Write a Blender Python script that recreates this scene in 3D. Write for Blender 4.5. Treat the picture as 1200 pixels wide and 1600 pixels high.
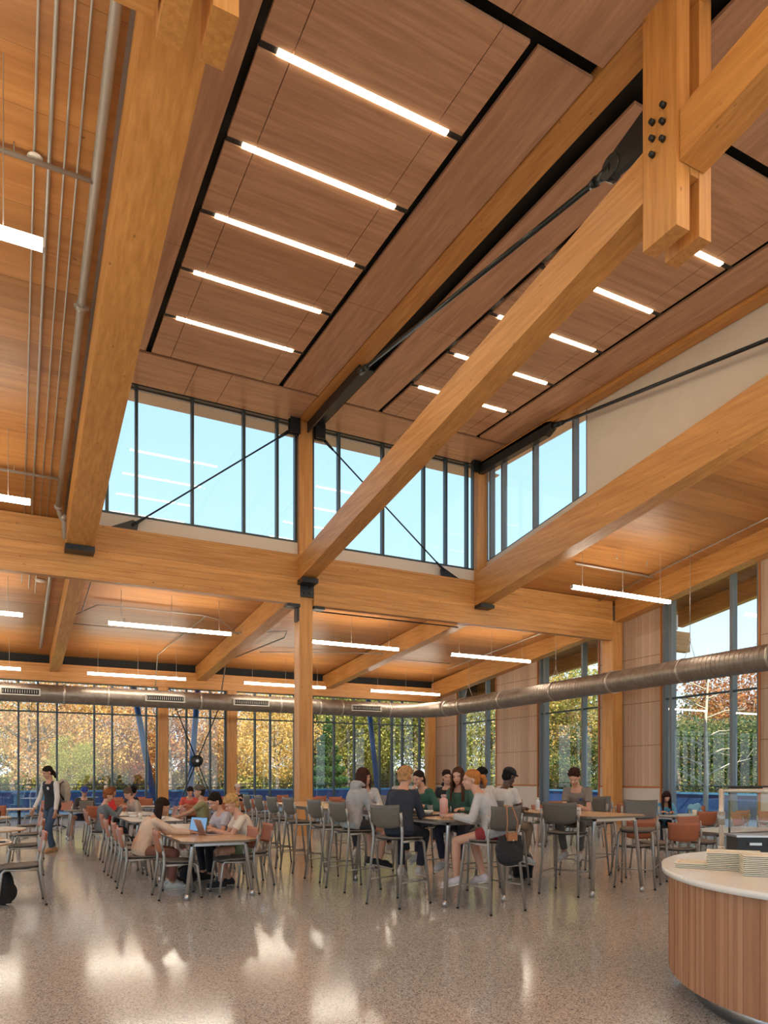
import bpy, math, random
from mathutils import Vector, Matrix
random.seed(7)
SC = bpy.context.scene
for o in list(bpy.data.objects): bpy.data.objects.remove(o)
COL = SC.collection
PI = math.pi

# ------------------------------------------------------------ camera
cam = bpy.data.cameras.new('camera'); camo = bpy.data.objects.new('camera', cam); COL.objects.link(camo)
camo.location = (0, 0, 1.55)
camo.rotation_euler = (PI/2, 0, -math.atan(.5125))
cam.sensor_fit = 'HORIZONTAL'; cam.sensor_width = 36; cam.lens = 1128/1200*36
cam.shift_y = 415/1200; cam.clip_start = .05; cam.clip_end = 500
SC.camera = camo
# ------------------------------------------------------------ sky, sun, exposure
SC.view_settings.view_transform = 'Standard'; SC.view_settings.look = 'None'
EXPO = 1.12; SC.view_settings.exposure = EXPO; SC.view_settings.gamma = 1; SC.view_settings.use_curve_mapping = False
SC.cycles.use_denoising = True
SC.cycles.max_bounces = 8; SC.cycles.diffuse_bounces = 4; SC.cycles.glossy_bounces = 4
SC.cycles.transparent_max_bounces = 16; SC.cycles.sample_clamp_indirect = 6
LAMP = 15.0
W = bpy.data.worlds.new('sky'); SC.world = W; W.use_nodes = True
nt = W.node_tree; nt.nodes.clear()
tc = nt.nodes.new('ShaderNodeTexCoord'); sp = nt.nodes.new('ShaderNodeSeparateXYZ')
rp = nt.nodes.new('ShaderNodeValToRGB'); bg = nt.nodes.new('ShaderNodeBackground'); wo = nt.nodes.new('ShaderNodeOutputWorld')
nt.links.new(tc.outputs['Generated'], sp.inputs[0]); nt.links.new(sp.outputs['Z'], rp.inputs[0])
nt.links.new(rp.outputs[0], bg.inputs[0]); nt.links.new(bg.outputs[0], wo.inputs[0])
cr = rp.color_ramp
cr.elements[0].position = 0; cr.elements[0].color = (.80, .88, .92, 1)
cr.elements[1].position = .75; cr.elements[1].color = (.27, .50, .78, 1)
e = cr.elements.new(.10); e.color = (.66, .80, .89, 1)
e = cr.elements.new(.30); e.color = (.42, .645, .79, 1)
bg.inputs[1].default_value = .78
sun = bpy.data.lights.new('sun', 'SUN'); suno = bpy.data.objects.new('sun', sun); COL.objects.link(suno)
sun.energy = 4.6; sun.angle = .01; sun.color = (1, .86, .66)
suno.rotation_euler = Vector((.32, 1, -.95)).to_track_quat('-Z', 'Y').to_euler()

# ------------------------------------------------------------ mesh helpers
class MB:
    def __init__(s): s.v = []; s.f = []; s.sm = []; s.mi = []; s.m = 0
    def add(s, vs, fs, smooth=False):
        b = len(s.v); s.v += [tuple(v) for v in vs]
        for f in fs: s.f.append(tuple(i+b for i in f)); s.sm.append(smooth); s.mi.append(s.m)
        return s
    def box(s, a, b, M=None):
        x0, y0, z0 = a; x1, y1, z1 = b
        vs = [Vector(p) for p in [(x0,y0,z0),(x1,y0,z0),(x1,y1,z0),(x0,y1,z0),(x0,y0,z1),(x1,y0,z1),(x1,y1,z1),(x0,y1,z1)]]
        if M: vs = [M @ v for v in vs]
        return s.add(vs, [(0,3,2,1),(4,5,6,7),(0,1,5,4),(1,2,6,5),(2,3,7,6),(3,0,4,7)])
    def hexa(s, b4, t4):
        return s.add(list(b4)+list(t4), [(0,3,2,1),(4,5,6,7),(0,1,5,4),(1,2,6,5),(2,3,7,6),(3,0,4,7)])
    def ybeam(s, x0, x1, y0, y1, zb0, zb1, h0, h1=None):   # beam along Y, bottom zb0 at y0 -> zb1 at y1, depth h
        h1 = h0 if h1 is None else h1
        return s.hexa([(x0,y0,zb0),(x1,y0,zb0),(x1,y1,zb1),(x0,y1,zb1)], [(x0,y0,zb0+h0),(x1,y0,zb0+h0),(x1,y1,zb1+h1),(x0,y1,zb1+h1)])
    def cyl(s, p0, p1, r0, r1=None, n=12, caps=True, e=1.0, up=None):
        r1 = r0 if r1 is None else r1
        p0 = Vector(p0); p1 = Vector(p1); d = (p1-p0)
        if d.length < 1e-6: return s
        d.normalize(); a = Vector((0,0,1)) if abs(d.z) < .95 else Vector((1,0,0))
        if up: a = Vector(up)
        u = d.cross(a).normalized(); w = d.cross(u)
        vs = []
        for p, r in ((p0, r0), (p1, r1)):
            for i in range(n):
                t = 2*PI*i/n; vs.append(p + u*math.cos(t)*r + w*math.sin(t)*r*e)
        s.add(vs, [(i, (i+1) % n, n+(i+1) % n, n+i) for i in range(n)], True)
        if caps:
            b = len(s.v)-2*n
            s.f.append(tuple(b+i for i in reversed(range(n)))); s.sm.append(False); s.mi.append(s.m)
            s.f.append(tuple(b+n+i for i in range(n))); s.sm.append(False); s.mi.append(s.m)
        return s
    def tube(s, pts, r, n=8, rs=None):
        pts = [Vector(p) for p in pts]; rings = []; k = len(pts)
        rs = rs or [r]*k; ref = None
        for i, p in enumerate(pts):
            d = (pts[min(i+1, k-1)]-pts[max(i-1, 0)]).normalized()
            if ref is None: ref = Vector((0,0,1)) if abs(d.z) < .9 else Vector((1,0,0))
            u = d.cross(ref).normalized(); w = d.cross(u).normalized(); ref = -w if False else ref
            rings.append([p + u*math.cos(2*PI*j/n)*rs[i] + w*math.sin(2*PI*j/n)*rs[i] for j in range(n)])
        vs = [v for r_ in rings for v in r_]; fs = []
        for i in range(k-1):
            for j in range(n): fs.append((i*n+j, i*n+(j+1) % n, (i+1)*n+(j+1) % n, (i+1)*n+j))
        s.add(vs, fs, True); b = len(s.v)-k*n
        s.f.append(tuple(b+i for i in reversed(range(n)))); s.f.append(tuple(b+(k-1)*n+i for i in range(n)))
        s.sm += [False, False]; s.mi += [s.m, s.m]
        return s
    def ell(s, c, r, M=None, nu=14, nv=9):
        c = Vector(c); vs = []; fs = []
        r = (r, r, r) if not hasattr(r, '__len__') else r
        for i in range(1, nv):
            t = PI*i/nv
            for j in range(nu):
                p = 2*PI*j/nu; v = Vector((math.sin(t)*math.cos(p)*r[0], math.sin(t)*math.sin(p)*r[1], math.cos(t)*r[2]))
                if M: v = M @ v
                vs.append(c+v)
        top = Vector((0,0,r[2])); bot = Vector((0,0,-r[2]))
        if M: top = M @ top; bot = M @ bot
        vs += [c+top, c+bot]; N = len(vs)
        for i in range(nv-2):
            for j in range(nu): fs.append((i*nu+j, (i+1)*nu+j, (i+1)*nu+(j+1) % nu, i*nu+(j+1) % nu))
        for j in range(nu):
            fs.append((N-2, j, (j+1) % nu)); fs.append((N-1, (nv-2)*nu+(j+1) % nu, (nv-2)*nu+j))
        return s.add(vs, fs, True)
    def lathe(s, prof, c=(0,0,0), n=24, smooth=True):
        vs = []; k = len(prof)
        for r, z in prof:
            for j in range(n): vs.append((c[0]+r*math.cos(2*PI*j/n), c[1]+r*math.sin(2*PI*j/n), c[2]+z))
        fs = [(i*n+j, i*n+(j+1) % n, (i+1)*n+(j+1) % n, (i+1)*n+j) for i in range(k-1) for j in range(n)]
        s.add(vs, fs, smooth); b = len(s.v)-k*n
        s.f.append(tuple(b+i for i in reversed(range(n)))); s.f.append(tuple(b+(k-1)*n+i for i in range(n)))
        s.sm += [False, False]; s.mi += [s.m, s.m]
        return s
    def prism(s, poly, z0, z1, smooth=False):
        n = len(poly)
        vs = [(x, y, z0) for x, y in poly]+[(x, y, z1) for x, y in poly]
        s.add(vs, [(i, (i+1) % n, n+(i+1) % n, n+i) for i in range(n)], smooth); b = len(s.v)-2*n
        s.f.append(tuple(b+i for i in reversed(range(n)))); s.f.append(tuple(b+n+i for i in range(n)))
        s.sm += [False, False]; s.mi += [s.m, s.m]
        return s
    def mesh(s, name, mats):
        me = bpy.data.meshes.new(name); me.from_pydata(s.v, [], s.f)
        me.polygons.foreach_set('use_smooth', s.sm)
        if not isinstance(mats, (list, tuple)): mats = [mats]
        for m in mats: me.materials.append(m)
        if len(mats) > 1: me.polygons.foreach_set('material_index', s.mi)
        me.update(); return me

def tag(o, label=None, cat=None, group=None, kind=None):
    if label: o['label'] = label
    if cat: o['category'] = cat
    if group: o['group'] = group
    if kind: o['kind'] = kind
    return o
def obj(name, mb, mat, parent=None, **k):
    o = bpy.data.objects.new(name, mb.mesh(name, mat) if isinstance(mb, MB) else mb); COL.objects.link(o)
    if parent: o.parent = parent
    return tag(o, **k)
def thing(name, loc, rz=0, **k):
    o = bpy.data.objects.new(name, None); COL.objects.link(o); o.location = loc; o.rotation_euler = (0, 0, rz)
    o.empty_display_size = .1
    return tag(o, **k)
def solo(name, mb, mat, loc=(0,0,0), rz=0, **k):
    o = obj(name, mb, mat, **k); o.location = loc; o.rotation_euler = (0,0,rz); return o
def struct(name, mb, mat, parent=None):
    return obj(name, mb, mat, parent, kind='structure')
KIDS = {}
def dup(root, loc, rz=0, label=None, group=None):
    if root.name not in KIDS:
        rec = lambda q: [(c, rec(c)) for c in SC.objects if c.parent == q]
        KIDS[root.name] = rec(root)
    def cp(o, kids, par):
        c = o.copy(); COL.objects.link(c); c.parent = par
        for q, kk in kids: cp(q, kk, c)
        return c
    r = cp(root, KIDS[root.name], None); r.location = loc; r.rotation_euler = (0,0,rz)
    if label: r['label'] = label
    if group: r['group'] = group
    elif 'group' in r: del r['group']
    return r

# ------------------------------------------------------------ materials
MATS = {}
def mat(name, col=(.5,.5,.5), rough=.5, metal=0, spec=.5, **k):
    m = bpy.data.materials.new(name); m.use_nodes = True
    b = m.node_tree.nodes['Principled BSDF']
    b.inputs['Base Color'].default_value = (*col, 1); b.inputs['Roughness'].default_value = rough
    b.inputs['Metallic'].default_value = metal; b.inputs['Specular IOR Level'].default_value = spec
    for kk, v in k.items(): b.inputs[kk.replace('_', ' ')].default_value = v
    return m
def nodes(m): return m.node_tree.nodes, m.node_tree.links, m.node_tree.nodes['Principled BSDF']
def noisy(name, c1, c2, scale=8, rough=.6, stretch=(1,1,1), metal=0, bump=0, detail=3, lo=.35, hi=.65, spec=.5):
    m = mat(name, c1, rough, metal, spec); N, L, b = nodes(m)
    t = N.new('ShaderNodeTexCoord'); mp = N.new('ShaderNodeMapping'); mp.inputs['Scale'].default_value = stretch
    n = N.new('ShaderNodeTexNoise'); n.inputs['Scale'].default_value = scale; n.inputs['Detail'].default_value = detail
    r = N.new('ShaderNodeValToRGB'); r.color_ramp.elements[0].position = lo; r.color_ramp.elements[1].position = hi
    r.color_ramp.elements[0].color = (*c1, 1); r.color_ramp.elements[1].color = (*c2, 1)
    L.new(t.outputs['Object'], mp.inputs[0]); L.new(mp.outputs[0], n.inputs[0]); L.new(n.outputs[0], r.inputs[0]); L.new(r.outputs[0], b.inputs['Base Color'])
    if bump:
        bp = N.new('ShaderNodeBump'); bp.inputs['Strength'].default_value = bump; bp.inputs['Distance'].default_value = .01
        L.new(n.outputs[0], bp.inputs['Height']); L.new(bp.outputs[0], b.inputs['Normal'])
    return m
def wood(name, light, dark, axis='Y', board=0, baxis='Y', knots=.5, rough=.45, grain=14, cross=None):
    """glued timber: long grain noise along one axis, boards across another, dark knots"""
    m = mat(name, light, rough); N, L, b = nodes(m)
    t = N.new('ShaderNodeTexCoord'); mp = N.new('ShaderNodeMapping')
    mp.inputs['Scale'].default_value = {'X': (.06,1,1), 'Y': (1,.06,1), 'Z': (1,1,.06)}[axis]
    L.new(t.outputs['Object'], mp.inputs[0])
    n = N.new('ShaderNodeTexNoise'); n.inputs['Scale'].default_value = grain; n.inputs['Detail'].default_value = 5; n.inputs['Roughness'].default_value = .65
    L.new(mp.outputs[0], n.inputs[0])
    r = N.new('ShaderNodeValToRGB'); r.color_ramp.elements[0].position = .3; r.color_ramp.elements[1].position = .68
    r.color_ramp.elements[0].color = (*dark, 1); r.color_ramp.elements[1].color = (*light, 1)
    L.new(n.outputs[0], r.inputs[0]); cur = r.outputs[0]
    n2 = N.new('ShaderNodeTexNoise'); n2.inputs['Scale'].default_value = .9; L.new(mp.outputs[0], n2.inputs[0])
    mx = N.new('ShaderNodeMix'); mx.data_type = 'RGBA'; mx.blend_type = 'MULTIPLY'
    rr = N.new('ShaderNodeValToRGB'); rr.color_ramp.elements[0].position = .3; rr.color_ramp.elements[1].position = .7
    rr.color_ramp.elements[0].color = (.80,.76,.72,1); rr.color_ramp.elements[1].color = (1,1,1,1)
    L.new(n2.outputs[0], rr.inputs[0]); mx.inputs[0].default_value = .7; L.new(cur, mx.inputs[6]); L.new(rr.outputs[0], mx.inputs[7]); cur = mx.outputs[2]
    if knots:
        v = N.new('ShaderNodeTexVoronoi'); v.inputs['Scale'].default_value = 5.2; v.inputs['Randomness'].default_value = 1
        mk = N.new('ShaderNodeMapping'); mk.inputs['Scale'].default_value = {'X': (.55,1,1), 'Y': (1,.55,1), 'Z': (1,1,.55)}[axis]
        L.new(t.outputs['Object'], mk.inputs[0]); L.new(mk.outputs[0], v.inputs[0])
        k = N.new('ShaderNodeValToRGB'); k.color_ramp.elements[0].position = .045; k.color_ramp.elements[1].position = .095
        k.color_ramp.elements[0].color = (knots,knots,knots,1); k.color_ramp.elements[1].color = (0,0,0,1)
        L.new(v.outputs['Distance'], k.inputs[0])
        m2 = N.new('ShaderNodeMix'); m2.data_type = 'RGBA'; L.new(k.outputs[0], m2.inputs[0]); L.new(cur, m2.inputs[6]); m2.inputs[7].default_value = (dark[0]*.25, dark[1]*.18, dark[2]*.15, 1); cur = m2.outputs[2]
    if board:
        s = N.new('ShaderNodeSeparateXYZ'); L.new(t.outputs['Object'], s.inputs[0])
        q = N.new('ShaderNodeMath'); q.operation = 'DIVIDE'; q.inputs[1].default_value = board; L.new(s.outputs[baxis], q.inputs[0])
        fl = N.new('ShaderNodeMath'); fl.operation = 'FLOOR'; L.new(q.outputs[0], fl.inputs[0])
        wn = N.new('ShaderNodeTexWhiteNoise'); wn.noise_dimensions = '1D'; L.new(fl.outputs[0], wn.inputs['W'])
        fr = N.new('ShaderNodeMath'); fr.operation = 'FRACT'; L.new(q.outputs[0], fr.inputs[0])
        ln = N.new('ShaderNodeMath'); ln.operation = 'LESS_THAN'; ln.inputs[1].default_value = .008/board; L.new(fr.outputs[0], ln.inputs[0])
        br = N.new('ShaderNodeMapRange'); br.inputs[3].default_value = .84; br.inputs[4].default_value = 1.06; L.new(wn.outputs[0], br.inputs[0])
        sb = N.new('ShaderNodeMath'); sb.operation = 'MULTIPLY_ADD'; L.new(ln.outputs[0], sb.inputs[0]); sb.inputs[1].default_value = -.45; L.new(br.outputs[0], sb.inputs[2])
        vm = N.new('ShaderNodeVectorMath'); vm.operation = 'SCALE'; L.new(cur, vm.inputs[0]); L.new(sb.outputs[0], vm.inputs['Scale']); cur = vm.outputs[0]
    L.new(cur, b.inputs['Base Color'])
    bp = N.new('ShaderNodeBump'); bp.inputs['Strength'].default_value = .08; L.new(n.outputs[0], bp.inputs['Height']); L.new(bp.outputs[0], b.inputs['Normal'])
    return m
GL, GD = (.74,.365,.11), (.52,.215,.05)
M = {}
M['glu_x'] = wood('glulam along x', GL, GD, 'X', .18, 'Z', .6, grain=15)
M['glu_y'] = wood('glulam along y', GL, GD, 'Y', 0, 'Z', .6, grain=15)
M['glu_z'] = wood('glulam column', GL, GD, 'Z', 0, 'X', .6, grain=15)
M['deck'] = wood('timber roof deck', (.60,.27,.08), (.40,.155,.042), 'X', .62, 'Y', .75, grain=7)
M['ven_x'] = wood('oak veneer across', (.72,.43,.27), (.47,.26,.155), 'X', 0, 'Y', 0, .35, grain=11)
M['ven_y'] = wood('oak veneer along', (.70,.41,.255), (.46,.25,.15), 'Y', 0, 'Y', 0, .35, grain=11)
M['slat'] = wood('perforated slat panel', (.66,.46,.33), (.56,.37,.25), 'Z', .145, 'Y', 0, .5, grain=20)
M['trim'] = mat('orange timber trim', (.45,.15,.035), .5)
M['counter_wood'] = wood('counter staves', (.50,.245,.125), (.35,.15,.07), 'Z', 0, 'X', 0, .45, grain=12)
M['top_wood'] = wood('oak laminate', (.62,.38,.20), (.52,.30,.145), 'Y', 0, 'X', 0, .25, grain=22)
M['white'] = noisy('painted plaster', (.62,.555,.49), (.64,.575,.51), 3, .8)
M['curb'] = mat('white painted curb', (.70,.62,.54), .7)
M['black'] = mat('black recess', (.006,.0055,.005), .7)
M['steel'] = mat('black painted steel', (.018,.022,.026), .35, .3)
M['rod'] = mat('dark steel rod', (.05,.06,.065), .28, .8)
M['frame'] = mat('dark grey aluminium frame', (.055,.075,.085), .4, .3)
M['frame_l'] = mat('grey aluminium mullion face', (.17,.18,.185), .5, .0)
M['conduit'] = mat('galvanised conduit', (.50,.46,.42), .4, .6)
M['pipe'] = mat('grey painted pipe', (.36,.31,.27), .45, .3)
M['duct'] = noisy('spiral duct sheet metal', (.27,.22,.18), (.34,.28,.23), 5, .42, (1,1,1), .7)
M['band'] = mat('duct band', (.52,.45,.38), .35, .7)
M['grille'] = mat('grille frame', (.55,.50,.43), .4, .5)
M['alu'] = mat('brushed aluminium', (.52,.52,.52), .28, .85)
M['tube'] = mat('grey metal chair tube', (.36,.335,.305), .36, .5)
M['brown'] = noisy('terracotta plastic', (.36,.11,.048), (.40,.125,.055), 6, .45)
M['grey'] = noisy('warm grey plastic', (.115,.10,.083), (.13,.113,.094), 6, .45)
M['seat_g'] = noisy('taupe seat fabric', (.14,.112,.09), (.17,.137,.11), 160, .7)
M['blk'] = mat('black plastic', (.012,.012,.013), .45)
M['rubber'] = mat('black rubber', (.01,.01,.01), .8)
M['wtop'] = noisy('white laminate top', (.66,.65,.63), (.70,.69,.67), 2, .18)
M['stone'] = noisy('cream quartz', (.84,.80,.73), (.88,.84,.78), 30, .22)
M['edge'] = mat('table edge', (.17,.135,.10), .5)
M['tray'] = noisy('cream tray', (.80,.72,.56), (.84,.76,.60), 12, .5)
M['lamp'] = mat('lamp diffuser', (1,1,1), .5, Emission_Color=(1,.90,.74,1), Emission_Strength=LAMP)
M['lamp2'] = mat('slot lamp diffuser', (1,1,1), .5, Emission_Color=(1,.82,.55,1), Emission_Strength=LAMP*.8)
M['blue'] = noisy('blue painted parapet', (.02,.07,.22), (.03,.09,.27), 4, .5)
M['bluecol'] = mat('blue painted steel', (.03,.10,.28), .4, .2)
M['teal'] = mat('light blue cap', (.10,.32,.55), .4)
M['steelk'] = noisy('brushed steel kick', (.36,.37,.37), (.48,.49,.49), 12, .28, (1,1,.1), .9)
# terrazzo
m = mat('polished terrazzo', (.4,.36,.32), .13, 0, .5); N, L, b = nodes(m)
t = N.new('ShaderNodeTexCoord'); v = N.new('ShaderNodeTexVoronoi'); v.inputs['Scale'].default_value = 115; v.inputs['Randomness'].default_value = 1
L.new(t.outputs['Object'], v.inputs[0])
s_ = N.new('ShaderNodeSeparateColor'); L.new(v.outputs['Color'], s_.inputs[0])
r = N.new('ShaderNodeValToRGB'); r.color_ramp.interpolation = 'CONSTANT'
r.color_ramp.elements[0].position = 0; r.color_ramp.elements[0].color = (.17,.16,.155,1)
r.color_ramp.elements[1].position = .16; r.color_ramp.elements[1].color = (.46,.445,.425,1)
for p_, c_ in ((.42,(.40,.37,.34,1)),(.6,(.53,.515,.49,1)),(.78,(.29,.275,.255,1)),(.88,(.62,.58,.53,1))):
    e = r.color_ramp.elements.new(p_); e.color = c_
L.new(s_.outputs[0], r.inputs[0])
n = N.new('ShaderNodeTexNoise'); n.inputs['Scale'].default_value = .5; n.inputs['Detail'].default_value = 4; L.new(t.outputs['Object'], n.inputs[0])
rr = N.new('ShaderNodeMapRange'); rr.inputs[3].default_value = .075; rr.inputs[4].default_value = .19; L.new(n.outputs[0], rr.inputs[0]); L.new(rr.outputs[0], b.inputs['Roughness'])
L.new(r.outputs[0], b.inputs['Base Color']); M['floor'] = m
# glass: thin pane, mirror by Fresnel, else clear
m = bpy.data.materials.new('window glass'); m.use_nodes = True; N = m.node_tree.nodes; L = m.node_tree.links; N.clear()
o_ = N.new('ShaderNodeOutputMaterial'); mxs = N.new('ShaderNodeMixShader'); g = N.new('ShaderNodeBsdfGlossy'); tr = N.new('ShaderNodeBsdfTransparent'); fz = N.new('ShaderNodeMapRange'); lw = N.new('ShaderNodeLayerWeight'); pw = N.new('ShaderNodeMath')
g.inputs['Roughness'].default_value = .01; g.inputs[0].default_value = (1,1,1,1); tr.inputs[0].default_value = (.94,.97,.98,1); pw.operation = 'POWER'; pw.inputs[1].default_value = 5; fz.inputs[3].default_value = .07; fz.inputs[4].default_value = .9
L.new(lw.outputs['Facing'], pw.inputs[0]); L.new(pw.outputs[0], fz.inputs[0])
L.new(fz.outputs[0], mxs.inputs[0]); L.new(tr.outputs[0], mxs.inputs[1]); L.new(g.outputs[0], mxs.inputs[2]); L.new(mxs.outputs[0], o_.inputs[0]); M['glass'] = m
# ============================================================ STRUCTURE
Y1, Y2, XR, XT = 18.3, 30.3, 18.35, 12.75          # girder line, far window wall, right wall, clerestory side wall
T = [1.30, 6.95, 12.62, 18.0]                      # frame lines
m_lo = .137
def zlow(y): return 7.45 + m_lo*(Y1-y)             # front lower roof, underside of deck
def zback(y): return 6.20 + .07*(Y2-y)             # rear lower roof
def zup(y): return 11.05 - .04*(Y1-y)              # upper ceiling
YB, XL = -12.0, -13.0                              # how far the building runs behind and to the left

struct('floor', MB().box((XL,YB,-.2), (XR+.3,Y2+.15,0)), M['floor'])
def slab(x0, x1, y0, y1, zf, th, mb=None):
    mb = mb or MB(); return mb.ybeam(x0, x1, y0, y1, zf(y0), zf(y1), th)
struct('ceiling', slab(XL, T[0]-.2, YB, Y1+.1, zlow, .3), M['deck'])
struct('ceiling', slab(XT+.05, 21.4, YB, Y1+.1, zlow, .3), M['deck'])
struct('ceiling', slab(XL, 21.4, Y1+.25, Y2+2.6, zback, .3), M['deck'])
# upper veneer ceiling: dark plenum with panels hung below it
struct('ceiling', slab(1.0, XT+.35, YB, 19.1, lambda y: zup(y)+.16, .3), M['black'])
pan = MB()
def pnl(x0, x1, y0, y1, ax): pan.m = 0 if ax == 'x' else 1; slab(x0+.006, x1-.006, y0+.006, y1-.006, zup, .05, pan)
rows = [15.02, 13.42, 11.83, 10.26, 8.68]
def bay(x0, g1, s1, s2, g2, x1):
    # g1,g2: groove centres; s1,s2: thin seams
    w = .055
    for ya, yb in ((16.70, 18.22),):
        a = x0+(x1-x0)*.42; b_ = x0+(x1-x0)*.58
        for p, q in ((x0,a),(a,b_),(b_,x1)): pnl(p, q, ya, yb, 'x')
    edges = [16.60]
    for yr in rows: edges += [yr+.05, yr-.05]
    edges += [7.09]
    for i in range(0, len(edges), 2):
        ya, yb = edges[i+1], edges[i]
        for p, q in ((g1+w, s1), (s1, s2), (s2, g2-w)): pnl(p, q, ya, yb, 'x')
    for p, q in ((x0, g1-w), (g2+w, x1)):
        for ya, yb in ((12.85, 16.60), (7.09, 12.85)): pnl(p, q, ya, yb, 'y')
    for ya, yb in ((3.6, 6.93), (.2, 3.5), (-3.3, .1), (-7, -3.4), (YB, -7.1)):
        for p, q in ((x0, g1), (g1, s2), (s2, x1)): pnl(p, q, ya, yb, 'y')
    for yr in rows:   # fixture slots: dark housings at both ends
        pass
bay(1.62, 2.65, 3.13, 5.25, 5.72, 6.69)
bay(7.42, 8.40, 8.85, 10.95, 11.42, 12.42)
struct('ceiling', pan, [M['ven_x'], M['ven_y']])
# white walls of the clerestory
curb = MB().box((T[0]+.35, 18.24, 7.42), (T[1]-.16, 18.42, 7.83)).box((T[1]+.16, 18.24, 7.42), (T[2]-.14, 18.42, 7.83))
struct('wall_clerestory', curb, M['curb'])
w = MB()
w.hexa([(XT,YB,zlow(YB)-.2),(XT+.2,YB,zlow(YB)-.2),(XT+.2,13.75,zlow(13.75)-.2),(XT,13.75,zlow(13.75)-.2)],
       [(XT,YB,zup(YB)+.2),(XT+.2,YB,zup(YB)+.2),(XT+.2,13.75,zup(13.75)+.2),(XT,13.75,zup(13.75)+.2)])
w.hexa([(XT,13.75,zlow(13.75)-.2),(XT+.2,13.75,zlow(13.75)-.2),(XT+.2,18.4,zlow(18.4)-.2),(XT,18.4,zlow(18.4)-.2)],
       [(XT,13.75,8.67),(XT+.2,13.75,8.67),(XT+.2,18.4,8.03),(XT,18.4,8.03)])
struct('wall_right_upper', w, M['white'])
w = MB().hexa([(T[0]-.3,YB,zlow(YB)),(T[0]-.15,YB,zlow(YB)),(T[0]-.15,18.4,zlow(18.4)),(T[0]-.3,18.4,zlow(18.4))],
       [(T[0]-.3,YB,zup(YB)+.2),(T[0]-.15,YB,zup(YB)+.2),(T[0]-.15,18.4,zup(18.4)+.2),(T[0]-.3,18.4,zup(18.4)+.2)])
struct('wall_left_upper', w, M['white'])
# gap between girder top and rear roof (closed outside)
struct('wall_girder_back', MB().box((XL,18.42,6.9), (21.4,18.5,7.9)), M['curb'])
# right wall: slatted veneer panels between tall windows
RW = [(13.05,16.42), (19.2,22.5), (25.3,28.3)]      # window spans in Y
def zwin(y): return (zlow(y)-.02) if y < Y1 else (6.41-.11*(y-20)+.02)
edges = [YB, 4.0]; segs = [(YB,2.0),(6.6,8.2),(8.2,13.05),(16.42,19.2),(22.5,25.3),(28.3,30.6)]
wl = MB(); dado = MB(); rail = MB(); seam = MB(); jamb = MB()
for a, b_ in segs:
    wl.hexa([(XR,a,1.27),(XR+.25,a,1.27),(XR+.25,b_,1.27),(XR,b_,1.27)], [(XR,a,zwin(a)+.9),(XR+.25,a,zwin(a)+.9),(XR+.25,b_,zwin(b_)+.9),(XR,b_,zwin(b_)+.9)])
    dado.box((XR,a,.12), (XR+.25,b_,1.21)); rail.box((XR-.015,a,1.21), (XR+.25,b_,1.27)); dado.box((XR-.01,a,0), (XR+.25,b_,.12))
    for z in (2.60, 4.0, 5.49): seam.box((XR-.004,a,z-.008), (XR,b_,z+.008))
    jamb.box((XR-.03,a-.0,0), (XR+.02,a+.05,zwin(a)+.3)); jamb.box((XR-.03,b_-.05,0), (XR+.02,b_,zwin(b_)+.3))
struct('wall_right', wl, M['slat']); struct('wall_right', dado, M['white'])
struct('trim_1', rail, M['trim']); struct('trim_2', seam, mat('panel joint', (.16,.08,.045), .7)); struct('trim_3', jamb, M['trim'])
# ---- windows
def window(name, along, c, spans, z0, ztop, transoms=(), depth=.16, wbar=.07):
    """along='x': glazing in plane Y=c; spans = list of bar positions"""
    t = thing(name, (0,0,0)); t['kind'] = 'structure'
    fr = MB()
    a, b_ = spans[0], spans[-1]
    zf = ztop if callable(ztop) else (lambda y: ztop)
    z0f = z0 if callable(z0) else (lambda y: z0)
    for p in spans:
        q0, q1 = p-wbar/2, p+wbar/2
        if along == 'x': fr.box((q0,c-depth*.55,z0f(c)), (q1,c+depth*.45,zf(c)))
        else: fr.box((c-depth*.35,q0,z0f(p)), (c+depth*.65,q1,zf(p)))
    cap = MB()
    for i in range(len(spans)-1):
        p, q = spans[i]+wbar/2, spans[i+1]-wbar/2
        for za, zb, h in [(z0f, z0f, .07)] + [((lambda y, T_=T_: T_), None, .055) for T_ in transoms] + [(zf, 'top', .07)]:
            if along == 'x':
                z = za(c)-(h if zb == 'top' else 0); cap.box((p,c-.06,z), (q,c+.05,z+h))
            else:
                zp, zq = za(p), za(q)
                if zb == 'top': zp -= h; zq -= h
                cap.ybeam(c-.05, c+.06, p, q, zp, zq, h)
    gl = MB()
    if along == 'x': gl.add([(a,c,z0f(c)),(b_,c,z0f(c)),(b_,c,zf(c)),(a,c,zf(c))], [(0,1,2,3)])
    else: gl.add([(c,a,z0f(a)),(c,b_,z0f(b_)),(c,b_,zf(b_)),(c,a,zf(a))], [(0,1,2,3)])
    obj('mullion', fr, M['frame_l'] if along == 'y' else M['frame'], t); obj('window_frame', cap, M['frame'], t); obj('window_pane', gl, M['glass'], t)
    return t
zfw = 5.25
window('window_1', 'x', Y2, [-8.6,-7.4,-6.1,-4.9,-3.7,-2.5,-1.2,-.5,.15,.80,1.46,2.79,3.45,4.74,5.16], 0, zfw, (4.02,))
window('window_2', 'x', Y2, [5.58,6.34,7.32,7.96], 0, zfw, (4.02,))
window('window_3', 'x', Y2, [8.42,9.25,9.94,11.05], 0, zfw, (4.02,))
window('window_4', 'x', Y2, [11.5,11.92,12.95,13.97,15.28,15.93,16.5,17.45], 0, zfw, (4.02,))
for i, (a, b_) in enumerate(RW):
    window('window_%d' % (5+i), 'y', XR+.12, [a+.05, a+(b_-a)*.27, b_-.30, b_-.05], .0, lambda y: zwin(y)+.5, (4.02,), .22, .09)
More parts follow.
